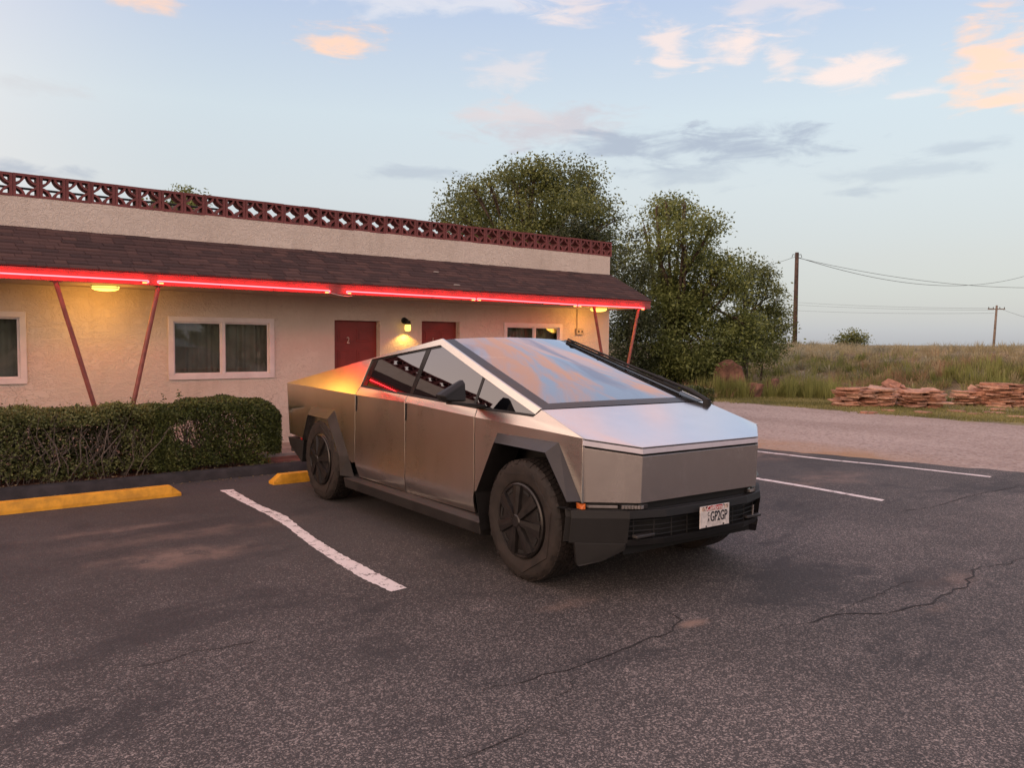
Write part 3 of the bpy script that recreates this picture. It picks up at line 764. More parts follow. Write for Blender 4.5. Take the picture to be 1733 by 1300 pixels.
mb.lathe([(0, .05), (.045, .045), (.055, .0), (.05, -.02), (0, -.02)], 24, 'z', (0, -.125, 0)); mb.build('bracket', METALB, lan, auto=40)
mb = MB(); mb.lathe([(.046, -.02), (.052, -.05), (.052, -.10), (.045, -.125), (.02, -.135), (0, -.135)], 24, 'z', (0, -.125, 0)); mb.build('glass_jar', JARG, lan, smooth=True)
l = bpy.data.lights.new('lantern_light', 'SPOT'); l.energy = 9; l.color = (1, .52, .09); l.spot_size = R(130); l.spot_blend = .35; l.shadow_soft_size = .03
lo = bpy.data.objects.new('lantern_light', l); COL.objects.link(lo); lo.parent = lan; lo.location = (0, -.125, -.16); lo.rotation_euler = (R(12), 0, 0)
eb = tag(empty('electric_box', (11.45, WY, 1.94)), 'small beige electric box with conduit on the wall beside the right post', 'outlet box')
mb = MB(); mb.box((0, -.03, 0), (.20, .06, .13)); mb.build('box', BOXM, eb, bevel=.008)
mb = MB(); mb.tube([(-.05, -.018, .066), (-.05, -.018, .46)], .011, 8); mb.build('conduit', BOXM, eb)
mb = MB()
mb.v = []
for x in (-.045, .045):
    mb = MB(); mb.box((x, -.062, 0), (.03, .006, .045)); mb.build('socket', METALB, eb)
for (px, py, sz, lb) in ((737, 462, .05, 'small pale scrap lying on the shingles above the red fascia, the upper one'), (772, 484, .06, 'small pale scrap lying on the shingles close above the neon tube')):
    d = ray(px, py); P0 = Vector((0, EY-.03, EZ1)); t = (P0-CP).dot(nrm)/d.dot(nrm); q = CP+d*t+nrm*.016
    mb = MB(); mb.prism([(-sz, -.02, 0), (-.01, -.03, .004), (sz*1.1, -.018, 0), (sz*.8, .012, .006), (-sz*.6, .022, .004)], (0, 0, .006))
    o = mb.build('roof_scrap', CONC); o.location = q; o.rotation_euler = (math.atan2(sn.z, sn.y), 0, R(-8)); tag(o, lb, 'scrap', 'scraps on the shingles')

# ------------------------------------------------------------------ pickup truck
TO = (4.6766, 4.4518, 0.0); TRZ = R(-2.863)-math.pi/2
truck = tag(empty('pickup_truck', TO, TRZ), 'angular bare stainless steel electric pickup parked nose out, with black plastic wheel arches', 'pickup truck')
ZCX, ZCZ = [-4.679, -2.759, -1.769, -.64, .605], [1.216, 1.187, 1.176, 1.132, 1.089]
zc = lambda x: float(np.interp(x, ZCX, ZCZ))
def sm_(t): t = min(1.0, max(0.0, t)); return t*t*(3-2*t)
tf = lambda x: .030*sm_((x+.75)/1.35)+.042*sm_((-2.6-x)/2.1)
PD = Vector((-.70, -.947, zc(-.70))); PN = (Vector((-2.88, -.966, zc(-2.88)))-PD).cross(Vector((-1.52, -.717, 1.737))-PD)
def yu(x, z): return PD.y-((x-PD.x)*PN.x+(z-PD.z)*PN.z)/PN.y+tf(x)      # upper side skin
def ylw(x, z): return yu(x, zc(x))+float(np.interp(z, [.33, .485, .53, 1.0, 1.1], [.045, -.004, -.006, -.002, 0]))   # lower side skin
def skin(x, z): return yu(x, z) if z > zc(x)+1e-4 else ylw(x, z)
def skin_in(d): return lambda x, z: skin(x, z)+d
def U(x, z): return (x, yu(x, z), z)
def Lw(x, z): return (x, ylw(x, z), z)
def CR(x): return (x, yu(x, zc(x)), zc(x))
Tt = Vector(CR(-4.679)); Kk = Vector(U(-1.528, 1.746)); A1 = U(.092, 1.246); Ctop = CR(.605); P1 = U(-2.90, float(np.interp(-2.90, [-4.679, -1.528], [1.216, 1.746])))
BASE = [(-2.723, 1.283), (-1.821, 1.258), (-.697, 1.209), (.052, 1.200)]
zb = lambda x: float(np.interp(x, [p[0] for p in BASE], [p[1] for p in BASE]))
Wrb, Wrt, Wpk, Wfr = U(-2.723, 1.287), U(-2.697, 1.538), U(-1.518, 1.689), U(.052, 1.206)
TI = (0, .018, 0)
lc = lambda x: float(np.interp(x, [-2.91, -1.756, -.633], [.511, .541, .549]))
for mir in (False, True):
    s_ = 1 if mir else -1
    K3 = dict(parent=truck, mirror=mir, surf=skin, bevel=.0010)
    shell([[tuple(Tt), CR(-2.765), Wrb, Wrt, P1], [P1, Wrt, Wpk, tuple(Kk)], [tuple(Kk), Wpk, Wfr, A1]], TI, 'roof_rail', STEEL_UP, **K3)
    shell([[CR(-4.672), Lw(-4.582, .63), Lw(-4.075, .615), Lw(-3.90, .985), Lw(-3.285, .99), Lw(-2.93, .545), Lw(-2.85, .50), Lw(-2.776, .511), CR(-2.769)]], TI, 'rear_quarter_panel', STEEL, **K3)
    rd = shell([[CR(-2.759), U(-2.715, 1.270), U(-1.776, zb(-1.776)-.008), CR(-1.776)], [CR(-2.759), CR(-1.776), Lw(-1.762, lc(-1.76)), Lw(-2.766, lc(-2.77))],
                [Lw(-2.766, lc(-2.77)), Lw(-1.762, lc(-1.76)), Lw(-1.81, .357), Lw(-2.75, .368)]], TI, 'rear_door', STEEL, **K3)
    fd = shell([[CR(-1.766), U(-1.766, zb(-1.766)-.008), U(-.650, zb(-.65)-.008), CR(-.650)], [CR(-1.766), CR(-.650), Lw(-.643, lc(-.64)), Lw(-1.752, lc(-1.75))],
                [Lw(-1.752, lc(-1.75)), Lw(-.643, lc(-.64)), Lw(-.68, .368), Lw(-1.80, .357)]], TI, 'front_door', STEEL, **K3)
    for (par, xx) in ((rd, -2.738), (fd, -1.748)):
        mb = MB(); y = -s_*(ylw(xx, 1.05)+.0005); za = zc(xx)-.010
        mb.prism([(xx-.014, y, za), (xx+.012, y, za), (xx+.013, y, za-.13), (xx+.002, y, za-.155), (xx-.012, y, za-.15)], (0, s_*.005, 0)); mb.build('door_handle', BLACK, par)
    shell([[CR(-.640), U(-.640, zb(-.64)-.008), U(.052, zb(.052)-.006), (A1[0]+.012, A1[1], A1[2]-.007), Ctop],
           [CR(-.640), Ctop, Lw(.606, .655), Lw(.590, .69), Lw(.352, 1.030), Lw(-.330, 1.030), Lw(-.56, .565), Lw(-.633, .549)]], TI, 'front_fender', STEEL, **K3)
    K4 = dict(parent=truck, mirror=mir, bevel=0, surf=skin_in(.014), cuts=5)
    shell([[U(-2.62, 1.275), U(-1.765, zb(-1.765)-.005), U(-1.745, 1.655), U(-2.58, 1.550)]], (0, .005, 0), 'rear_side_window', SIDEGLASS, **K4)
    shell([[U(-1.70, zb(-1.70)-.005), U(-.735, zb(-.735)-.005), U(-.735, 1.440), U(-1.515, 1.686), U(-1.665, 1.667)]], (0, .005, 0), 'front_side_window', SIDEGLASS, **K4)
    shell([[U(-.70, zb(-.70)-.005), U(.055, zb(.052)-.004), U(.04, 1.212), U(-.70, 1.428)]], (0, .005, 0), 'quarter_window', SIDEGLASS, **K4)
    K5 = dict(parent=truck, mirror=mir, bevel=0, surf=skin_in(.011), cuts=2)
    shell([[U(-2.725, 1.272), U(-2.62, 1.270), U(-2.58, 1.535), U(-2.700, 1.540)], [U(-2.700, 1.540), U(-2.58, 1.535), U(-1.515, 1.668), U(-1.518, 1.692)]], (0, .010, 0), 'window_frame', FRIT, **K5)
    shell([[U(-1.765, zb(-1.765)-.008), U(-1.70, zb(-1.70)-.008), U(-1.665, 1.672), U(-1.745, 1.665)]], (0, .010, 0), 'window_frame', FRIT, **K5)
    shell([[U(-.735, zb(-.735)-.008), U(-.70, zb(-.70)-.008), U(-.70, 1.440), U(-.735, 1.450)]], (0, .01, 0), 'window_frame', FRIT, **K5)
    shell([[U(-2.715, 1.266), U(-.70, zb(-.7)-.012), U(-.70, zb(-.70)+.004), U(-2.715, 1.283)], [U(-.70, zb(-.7)-.012), U(.04, 1.186), U(.05, 1.202), U(-.70, zb(-.70)+.004)]], (0, .012, 0), 'belt_seal', PLASTIC, parent=truck, mirror=mir, bevel=0, surf=skin_in(-.002), cuts=2)

    def flare(nm, outer, inner):
        F = []
        for k in range(len(outer)-1):
            o0, o1 = Lw(*outer[k]), Lw(*outer[k+1]); i0, i1 = inner[k], inner[k+1]
            F.append([o0, o1, (i1[0], -1.006, i1[1]), (i0[0], -1.006, i0[1])])
            F.append([(i0[0], -1.006, i0[1]), (i1[0], -1.006, i1[1]), (i1[0], -.74, i1[1]), (i0[0], -.74, i0[1])])
        shell(F, (0, .002, 0), nm, FLARE, truck, bevel=.005, mirror=mir)
    flare('wheel_arch', [(.602, .668), (.360, 1.037), (-.338, 1.037), (-.575, .565), (-.52, .285)], [(.560, .668), (.322, .968), (-.293, .974), (-.535, .560), (-.46, .280)])
    flare('wheel_arch', [(-4.085, .612), (-3.893, .992), (-3.275, .997), (-2.915, .556), (-2.885, .345)], [(-4.062, .60), (-3.897, .902), (-3.368, .895), (-3.072, .545), (-3.045, .345)])
    mb = MB(); sec = lambda x: [(x, s_*.86, .372), (x, s_*.93, .352), (x, s_*.978, .322), (x, s_*.958, .225), (x, s_*.80, .20)]
    rows = [sec(-3.02), sec(-2.8), sec(-.9), sec(-.53)]; mb.grid(rows); mb.face(rows[0]); mb.face(rows[-1]); mb.build('sill', SILLM, truck, bevel=.006)
    mb = MB()
    outp = [(-.60, s_*1.297, 1.318), (-.60, s_*1.262, 1.268), (-.60, s_*1.08, 1.262), (-.62, s_*1.072, 1.43), (-.62, s_*1.10, 1.418)]
    inn = [(-.68, s_*1.285, 1.318), (-.68, s_*1.255, 1.272), (-.70, s_*1.062, 1.266), (-.682, s_*1.060, 1.426), (-.682, s_*1.092, 1.411)]
    mid_ = [(-.56, s_*1.270, 1.312), (-.56, s_*1.245, 1.276), (-.55, s_*1.085, 1.27), (-.575, s_*1.078, 1.405), (-.575, s_*1.095, 1.398)]
    mb.grid([inn, outp, mid_], closed=True); mb.face(inn); mb.face(mid_)
    sm = mb.build('side_mirror', PLASTIC, truck, bevel=.008)
    mb = MB(); mb.prism([(-.55, s_*.91, 1.232), (-.68, s_*.91, 1.232), (-.70, s_*1.10, 1.255), (-.66, s_*1.20, 1.264), (-.58, s_*1.20, 1.264), (-.53, s_*1.08, 1.255)], (0, 0, -.022)); mb.build('mirror_arm', PLASTIC, sm, bevel=.005)
    mb = MB(); mb.face([(-.705, s_*1.245, 1.285), (-.705, s_*1.07, 1.282), (-.69, s_*1.065, 1.40), (-.69, s_*1.09, 1.395)]); mb.build('mirror_glass', FRIT, sm)

# hood and nose
Br, Bl = (.849, -.60, 1.035), (.849, .60, 1.035); Cl = (Ctop[0], -Ctop[1], Ctop[2]); A1l = (A1[0], -A1[1], A1[2])
hg = .006
H = [(Ctop[0]-.004, Ctop[1]+hg, Ctop[2]), Br, Bl, (Cl[0]-.004, Cl[1]-hg, Cl[2]), (A1[0]+.02, -A1[1]-hg, A1[2]-.006), (A1[0]+.02, A1[1]+hg, A1[2]-.006)]
mm_ = (.47, 0, 1.142)
shell([[H[0], H[1], H[5]], [H[1], H[2], H[4], H[5]], [H[2], H[3], H[4]]], (0, 0, -.008), 'hood', STEEL_HOOD, truck, bevel=.0015, smooth=30)
nose = [Ctop, Br, Bl, Cl]
def off2(p, d, z):
    n_ = Vector((1.0, .62 if p[1] > .7 else (-.62 if p[1] < -.7 else (.0)), 0)).normalized()
    return (p[0]+n_.x*d, p[1]+n_.y*d, z)
def nband(name, dz0, dz1, d, mt, parent=truck, thick=.02, zabs=None, lean=0.0):
    top = [off2(p, d, p[2]+dz0) for p in nose]; bot = [off2(p, d+lean, (zabs if zabs is not None else p[2]+dz1)) for p in nose]
    return shell([[top[i], top[i+1], bot[i+1], bot[i]] for i in range(3)], (-thick, 0, 0), name, mt, parent, bevel=.0015)
nband('light_bar', -.013, -.047, .001, LIGHTBAR)
nband('nose_gap', -.004, -.085, -.022, BLACK)
STEEL_NOSE = m_stainless('nose_stainless', (.74, .67, .62), .26, .5, .45)
nband('nose_panel', -.062, 0, .002, STEEL_NOSE, zabs=.660, lean=-.012)
nband('lamp_recess', -.35, 0, -.045, BLACK, zabs=.55)
def onnose(u, z, d=-.03):            # u 0..3 along the nose polyline
    i = min(2, int(u)); t = u-i; a, b = Vector(nose[i]), Vector(nose[i+1]); p = a.lerp(b, t); n_ = Vector((b.y-a.y, -(b.x-a.x), 0)).normalized()
    if n_.x < 0: n_ = -n_
    return Vector((p.x, p.y, z))+n_*d
def nosebox(name, u0, u1, z0, z1, mt, d=-.02, parent=truck, cells=0):
    mb = MB(); a, b, c_, e = onnose(u0, z0, d), onnose(u1, z0, d), onnose(u1, z1, d), onnose(u0, z1, d); mb.prism([a, b, c_, e], (-.03, 0, 0))
    o = mb.build(name, mt, parent, bevel=.002)
    return o
for (q0, q1) in ((.06, .60), (2.94, 2.40)): nosebox('light_pipe', min(q0, q1)+.06, max(q0, q1), .622, .640, LENS, -.012)
for (q0, q1) in ((.66, 1.07), (2.34, 1.93)):
    a, b = min(q0, q1), max(q0, q1)
    hl = nosebox('headlight', a, min(b, a+.4), .612, .645, simple('lamp_black', (.02, .02, .022), .15, coat=1.0), -.016)
    for k in range(7): nosebox('lens', a+.02+k*.052, a+.055+k*.052, .618, .640, LENS, -.012, hl)
for s_ in (-1, 1):
    mb = MB(); mb.prism([(.55, s_*.905, .612), (.60, s_*.905, .612), (.615, s_*.885, .612), (.615, s_*.885, .650), (.60, s_*.905, .650), (.55, s_*.905, .650)][0:1]+[(.598, s_*.907, .612), (.610, s_*.885, .612), (.610, s_*.885, .650), (.598, s_*.907, .650), (.55, s_*.907, .650)], (-.02, -s_*.01, 0)); mb.build('turn_signal', ORANGE, truck)
# front bumper
path = [(.545, -.93), (.585, -.985), (.825, -.68), (.905, -.42), (.925, 0), (.905, .42), (.825, .68), (.585, .985), (.545, .93)]
def bpt(i, d, z): return (path[i][0]+d, path[i][1], z)
F = []
for i in range(len(path)-1):
    F.append([bpt(i, -.10, .603), bpt(i+1, -.10, .603), bpt(i+1, -.008, .612), bpt(i, -.008, .612)])
    F.append([bpt(i, -.008, .612), bpt(i+1, -.008, .612), bpt(i+1, 0, .560), bpt(i, 0, .560)])
    if i in (0, 1, 6, 7): F.append([bpt(i, 0, .560), bpt(i+1, 0, .560), bpt(i+1, -.025, .390), bpt(i, -.025, .390)])
bump_ = shell(F, (-.06, 0, .0), 'front_bumper', PLASTIC, truck, bevel=.006)
F = [[bpt(i, -.020, .415), bpt(i+1, -.020, .415), bpt(i+1, -.035, .372), bpt(i, -.035, .372)] for i in range(2, 6)]
shell(F, (-.10, 0, 0), 'bumper_lip', PLASTIC, bump_, bevel=.003)
def band(name, z0, z1, d0, d1, mt, i0=0, i1=None, thick=.09, parent=truck, bevel=.008, pth=path):
    pp = pth[i0:i1]
    F = [[(pp[i][0]+d1, pp[i][1], z1), (pp[i+1][0]+d1, pp[i+1][1], z1), (pp[i+1][0]+d0, pp[i+1][1], z0), (pp[i][0]+d0, pp[i][1], z0)] for i in range(len(pp)-1)]
    return shell(F, (-thick, 0, 0), name, mt, parent, bevel=bevel)
gp = [(.77, -.69), (.845, -.42), (.86, 0), (.845, .42), (.77, .69)]
band('grille_back', .40, .57, -.03, -.03, BLACK, 0, None, .04, bump_, 0, gp)
mb = MB()
for z in (.435, .468, .501, .534):
    for i in range(4): mb.tube([(gp[i][0]+.005, gp[i][1], z), (gp[i+1][0]+.005, gp[i+1][1], z)], .005, 6)
for y in (-.62, -.47, -.32, -.17, .17, .32, .47, .62):
    x = float(np.interp(abs(y), [0, .42, .69], [.86, .845, .77])); mb.tube([(x+.005, y, .41), (x+.005, y, .56)], .004, 6)
mb.build('grille', PLASTIC, bump_)
for s_ in (-1, 1):
    mb = MB(); mb.box((.835, s_*.565, .440), (.05, .17, .022)); mb.build('tow_hook', FLARE, bump_, bevel=.006)
    mb = MB(); a = [(.585, s_*.955, .392), (.80, s_*.69, .392), (.79, s_*.69, .345), (.70, s_*.80, .27), (.605, s_*.925, .232), (.59, s_*.935, .235)]
    mb.prism(a, (-.08, -s_*.05, 0)); mb.build('air_deflector', PLASTIC, bump_, bevel=.004)
mb = MB(); mb.tube([(.87, .53, .455), (.875, .53, .53)], .006, 6); mb.build('sensor_strip', LENS, bump_)
mb = MB(); mb.box2((.3, -.66, .30), (.74, .66, .40)); mb.build('under_tray', BLACK, truck)
# plate
px_ = .958
pl = MB(); pl.box((px_, 0, .528), (.006, .305, .152)); plate = pl.build('license_plate', simple('plate_white', (.70, .66, .63), .45, 0, .12, 22), truck, bevel=.004)
pr = (R(90), 0, R(90))
mb = MB(); mb.box((px_+.004, -.004, .586), (.002, .165, .032)); mb.build('plate_band', simple('plate_red', (.50, .02, .03), .4), plate)
STICK = simple('plate_sticker_paint', (.55, .42, .34), .5, 0, .4, 60)
for y, z in ((-.118, .585), (.118, .585)): mb = MB(); mb.box((px_+.004, y, z), (.002, .036, .028)); mb.build('plate_sticker', STICK, plate)
textmesh('California', .046, 'plate_state', simple('plate_script', (.85, .78, .76), .5), plate, (px_+.0065, -.002, .587), pr, .0012, .35)
textmesh('GP2GP', .098, 'plate_letters', simple('plate_ink', (.01, .01, .02), .5), plate, (px_+.004, .040, .522), pr, .0014, xs_=.60, bold=.001)
textmesh('C', .040, 'plate_letters', bpy.data.materials['plate_ink'], plate, (px_+.004, -.066, .545), pr, .0014, xs_=.7)
textmesh('A', .036, 'plate_letters', bpy.data.materials['plate_ink'], plate, (px_+.004, -.066, .505), pr, .0014, xs_=.7)
mb = MB()
for y in (-.09, .09):
    for z in (.463, .595): mb.box((px_+.005, y, z), (.004, .010, .010))
mb.build('plate_screw', BLACK, plate)
mb = MB()
mb.box((px_+.0035, 0, .4545), (.001, .294, .002)); mb.build('plate_trim', bpy.data.materials['plate_ink'], plate)

# windshield, roof, tail
Kl = (Kk.x, -Kk.y, Kk.z); o3 = -.004
ws = [(A1[0]+.004, A1[1]+.006, A1[2]+o3), (Kk.x+.02, Kk.y+.006, Kk.z-.010), (Kk.x+.02, -Kk.y-.006, Kk.z-.010), (A1[0]+.004, -A1[1]-.006, A1[2]+o3)]
def wsp(u, v):   # u 0..1 right to left, v 0 base..1 peak
    b = Vector(ws[0]).lerp(Vector(ws[3]), u); t = Vector(ws[1]).lerp(Vector(ws[2]), u)
    p = b.lerp(t, v); bow = (1-(2*u-1)**2)*(.004+.024*min(1.0, max(0.0, v))); return p+Vector((.35*bow*1.2, 0, bow))
mb = MB(); NU, NV = 20, 20
us = [0, .075]+[.075+.85*i/16 for i in range(1, 17)]+[1.0]; vs_ = [0, .06]+[.06+.74*i/12 for i in range(1, 13)]+[1.0]
rows = [[wsp(u, v) for u in us] for v in vs_]
n_u = len(us)
for j in range(len(vs_)-1):
    for i in range(n_u-1):
        fr_ = i == 0 or i == n_u-2 or j == 0
        mb.f.append((j*n_u+i, j*n_u+i+1, (j+1)*n_u+i+1, (j+1)*n_u+i)); mb.mi.append(1 if fr_ else 0)
mb.v = [tuple(p) for r_ in rows for p in r_]
wsh = mb.build('windshield', [WINDGLASS, FRIT], truck, smooth=True, merge=False)
mb = MB(); a, b = Vector(wsp(0, 1)), Vector(wsp(1, 1))
rows = [[wsp(u, 1.0) for u in us], [(-2.7, wsp(u, 1).y*1.03, 1.555+(1-(2*u-1)**2)*.03) for u in us]]; mb.grid(rows); mb.build('glass_roof', FRIT, truck, smooth=True)
tl = lambda x, y: (x, y, float(np.interp(x, [-4.679, -1.528], [1.216, 1.746]))-.014)
mb = MB(); rows = []
for i in range(36):
    x = -4.66+2.0*i/35; hw = -yu(x, tl(x, 0)[2])-.02; rows.append([(x, -hw, tl(x, 0)[2]+(.004 if i % 2 else 0)), (x, hw, tl(x, 0)[2]+(.004 if i % 2 else 0))])
mb.grid(rows); mb.build('bed_cover', PLASTIC, truck)
shell([[(-4.676, -.935, 1.208), (-4.676, .935, 1.208), (-4.586, .935, .635), (-4.586, -.935, .635)]], (.02, 0, 0), 'tailgate', STEEL, truck)
mb = MB(); mb.box((-4.678, 0, 1.17), (.014, 1.80, .03)); mb.build('tail_light', REDLENS, truck)
# rear bumper
mb = MB()
for s_ in (-1, 1):
    mb.prism([(-4.16, s_*.95, .592), (-4.64, s_*.95, .582), (-4.58, s_*.95, .49), (-4.22, s_*.95, .33)], (0, -s_*.25, 0))
mb.prism([(-4.64, -.925, .581), (-4.80, -.70, .581), (-4.80, .70, .581), (-4.64, .925, .581), (-4.40, .80, .581), (-4.40, -.80, .581)], (.03, 0, -.17))
rb = mb.build('rear_bumper', PLASTIC, truck, bevel=.006)
for s_ in (-1, 1):
    mb = MB(); mb.box((-4.21, s_*.948, .600), (.05, .012, .016)); mb.build('side_marker', REDLENS, rb)
# chassis, as black boxes added under the panels also to block light; cabin
mb = MB(); mb.box2((-4.6, -.62, .24), (.50, .62, .80)); mb.box2((-3.0, -.86, .26), (-.66, .86, .60)); mb.box2((-4.6, -.90, 1.03), (-2.95, .90, 1.06)); mb.box2((-.60, -.89, 1.03), (.50, .89, 1.05))
mb.box2((-.64, -.88, .50), (-.60, .88, 1.15)); mb.box2((-3.05, -.86, .40), (-3.0, .86, 1.12)); mb.box2((-3.05, -.62, 1.12), (-3.0, .62, 1.38)); mb.box2((-3.08, -.90, .34), (-3.04, -.6, 1.05)); mb.box2((-3.08, .6, .34), (-3.04, .90, 1.05))
for s_ in (-1, 1): mb.box2((-.60, s_*.60, .3), (.55, s_*.62, 1.03)); mb.box2((-4.3, s_*.60, .3), (-3.0, s_*.62, 1.03)); mb.box2((-4.32, s_*.6, .5), (-4.28, s_*.9, 1.03)); mb.box2((.52, s_*.5, .5), (.54, s_*.86, 1.0))
mb.build('chassis', BLACK, truck)
mb = MB(); mb.prism([(.0, -.76, 1.16), (-.45, -.76, 1.20), (-.72, -.76, 1.14), (-.78, -.76, 1.0), (-.58, -.76, 1.07), (.0, -.76, 1.09)], (0, 1.52, 0)); mb.build('dashboard', simple('dash_vinyl', (.10, .10, .105), .7), truck, bevel=.02)
for y in (-.40, .40):
    mb = MB(); mb.box((-1.55, y, .80), (.52, .50, .18)); mat_ = Matrix.Rotation(R(-14), 4, 'Y'); mb.box((-1.84, y, 1.10), (.16, .48, .62), mat=mat_); mb.box((-1.92, y, 1.49), (.09, .26, .16), mat=mat_)
    mb.build('seat', SEATM, truck, bevel=.05)
mb = MB(); ring = [(-.98+.03*math.cos(a)*0+.06*math.sin(a), .40+.18*math.cos(a), 1.10+.14*math.sin(a)) for a in [k*2*math.pi/24 for k in range(25)]]; mb.tube(ring, .016, 8); mb.box((-.96, .40, 1.10), (.05, .30, .06)); mb.build('steering_wheel', BLACK, truck)
mb = MB(); q = wsp(.46, .86); mb.box((q.x-.09, q.y, q.z-.075), (.03, .26, .065)); mb.box((q.x-.03, q.y, q.z-.03), (.10, .04, .05)); mb.build('rear_view_mirror', BLACK, truck, bevel=.01)
mb = MB(); q = wsp(.5, .80); mb.box((-.80, 0, 1.08), (.03, .42, .25)); mb.build('dash_screen', FRIT, truck)
# wiper along the driver side pillar
mb = MB(); wn = Vector((.305, 0, .95)).normalized()
def wp(v, side, lift): p = wsp(1.0, v); return p+Vector((0, side, 0))+wn*lift
mb.tube([wp(-.04, -.045, .030), wp(.08, -.030, .046), wp(.16, -.030, .046), wp(.55, -.046, .038), wp(.98, -.030, .030)], [.020, .023, .015, .012, .009], 6)
wip = mb.build('wiper', PLASTIC, truck, auto=50)
mb = MB(); mb.tube([wp(.11, -.070, .026), wp(.5, -.080, .024), wp(.97, -.058, .022)], [.008, .009, .007], 6); mb.tube([wp(.12, -.070, .012), wp(.97, -.058, .010)], .006, 4)
for v in (.12, .3, .5, .7, .92): mb.box(tuple(wp(v, -.056, .032)), (.03, .045, .012))
mb.build('wiper_blade', BLACK, wip)
mb = MB(); mb.lathe([(.0, .05), (.03, .045), (.036, 0), (.036, -.04)], 12, 'z', tuple(wp(-.045, -.05, .0))); mb.build('wiper_pivot', BLACK, wip)

# wheels
def make_wheel():
    mb = MB(); mb.lathe([(0, .06), (.25, .06), (.255, -.085), (.275, -.115), (.268, -.122), (.24, -.09), (0, -.09)], 48, 'y'); mb.lathe([(.255, .12), (.275, .125), (.262, -.10)], 48)
    wl = mb.build('wheel', BLACK, truck, auto=40)
    mb = MB()
    prof = [(.262, -.112), (.276, -.128), (.30, -.139), (.345, -.146), (.385, -.146), (.408, -.139), (.424, -.126), (.4315, -.112), (.4325, 0), (.4315, .112), (.424, .126), (.408, .139), (.345, .146), (.30, .139), (.262, .112)]
    mb.lathe(prof, 72, 'y')
    # stepped flat-sided collar moulded on the outer sidewall
    n7 = 7
    for k in range(n7):
        a0, a1 = (k-.5)*2*math.pi/n7+.22, (k+.5)*2*math.pi/n7+.22
        rows = []
        for i in range(9):
            a = a0+(a1-a0)*i/8; ro = .368*math.cos(math.pi/n7)/math.cos(a-(a0+a1)/2)*1.02; ri = .285
            rows.append([(ri*math.cos(a), -.1385, ri*math.sin(a)), ((ri+.02)*math.cos(a), -.147, (ri+.02)*math.sin(a)), (ro*math.cos(a), -.1525, ro*math.sin(a)), ((ro+.006)*math.cos(a), -.143, (ro+.006)*math.sin(a))])
        mb.grid(rows)
    # tread blocks and shoulder lugs
    rr_ = random.Random(1); NB = 68
    for k in range(NB):
        for (ya, yb, sh) in ((-.118, -.076, 0), (-.069, -.029, .5), (-.022, .022, .15), (.029, .069, .6), (.076, .118, .25)):
            a0 = (k+sh)*2*math.pi/NB; a1 = a0+2*math.pi/NB*.80; skew = .018
            ra, rb_ = .429, .4405
            e0 = .4365 if abs(ya) > .1 else rb_; e1 = .4365 if abs(yb) > .1 else rb_
            def pt(a, r_, y): return (r_*math.cos(a), y, r_*math.sin(a))
            T4 = [pt(a0, e0, ya), pt(a1, e0, ya), pt(a1+skew, e1, yb), pt(a0+skew, e1, yb)]; B4 = [pt(a0, ra, ya), pt(a1, ra, ya), pt(a1+skew, ra, yb), pt(a0+skew, ra, yb)]
            mb.face(T4)
            for i in range(4): mb.face([T4[i], B4[i], B4[(i+1) % 4], T4[(i+1) % 4]])
        for s_ in (-1, 1):
            if k % 2 == 0 or s_ > 0:
                a0 = k*2*math.pi/NB; a1 = a0+2*math.pi/NB*(.9 if k % 4 else .6)
                r0, r1 = .4365, .402+(.006 if k % 4 else -.006)
                P4 = [pt(a0, r0, s_*.118), pt(a1, r0, s_*.118), pt(a1, r1, s_*.1465), pt(a0, r1, s_*.1465)]; Q4 = [pt(a0, r0-.01, s_*.112), pt(a1, r0-.01, s_*.112), pt(a1, r1-.004, s_*.138), pt(a0, r1-.004, s_*.138)]
                mb.face(P4)
                for i in range(4): mb.face([P4[i], Q4[i], Q4[(i+1) % 4], P4[(i+1) % 4]])
    ty = mb.build('tyre', RUBBER, wl, auto=30, merge=False)
    mb = MB()
    mb.lathe([(.274, -.118), (.272, -.150), (.262, -.158), (.250, -.156), (.246, -.146)], 56, 'y')
    def P_(a, r_, y): return (r_*math.cos(a), y, r_*math.sin(a))
    mb.lathe([(.05, -.156), (.15, -.152), (.247, -.146)], 56, 'y')
    for k in range(7):                      # seven broad raised spokes narrowing to the hub
        ac = k*2*math.pi/7+.22; ca, sa = math.cos(ac), math.sin(ac)
        def Q(r_, w_, y): return (r_*ca-w_*sa, y, r_*sa+w_*ca)
        t0, t1, t2, t3 = Q(.048, -.020, -.186), Q(.252, -.046, -.163), Q(.252, .046, -.163), Q(.048, .020, -.186)
        tc0, tc1 = Q(.048, 0, -.190), Q(.252, 0, -.168)
        mb.face([t0, tc0, tc1, t1]); mb.face([tc0, t3, t2, tc1])
        for (a, b, so_) in ((t0, t1, -1), (t2, t3, 1)):
            ra, rb_ = (a, b) if so_ < 0 else (b, a)
            wa, wb = (.026, .056)
            mb.face([ra, rb_, Q(.252, so_*wb, -.142), Q(.048, so_*wa, -.142)])
        mb.face([t1, tc1, t2, Q(.254, .05, -.142), Q(.254, -.05, -.142)])
    mb.lathe([(0, -.196), (.044, -.194), (.054, -.186), (.056, -.150)], 7, 'y', a0=.3)
    cv = mb.build('wheel_cover', COVERM, wl, merge=False, auto=20)
    for k in range(7):
        a = (k+.5)*2*math.pi/7+.22; a0, a1 = a-.15, a+.15; mb = MB()
        mb.prism([P_(a0, .212, -.1535), P_(a, .214, -.1535), P_(a1, .212, -.1535), P_(a1, .232, -.1530), P_(a, .234, -.1530), P_(a0, .232, -.1530)], (0, .012, 0))
        mb.build('slot', BLACK, cv)
    return wl
w0 = make_wheel()
def kids(o): return [c for c in bpy.data.objects if c.parent == o]
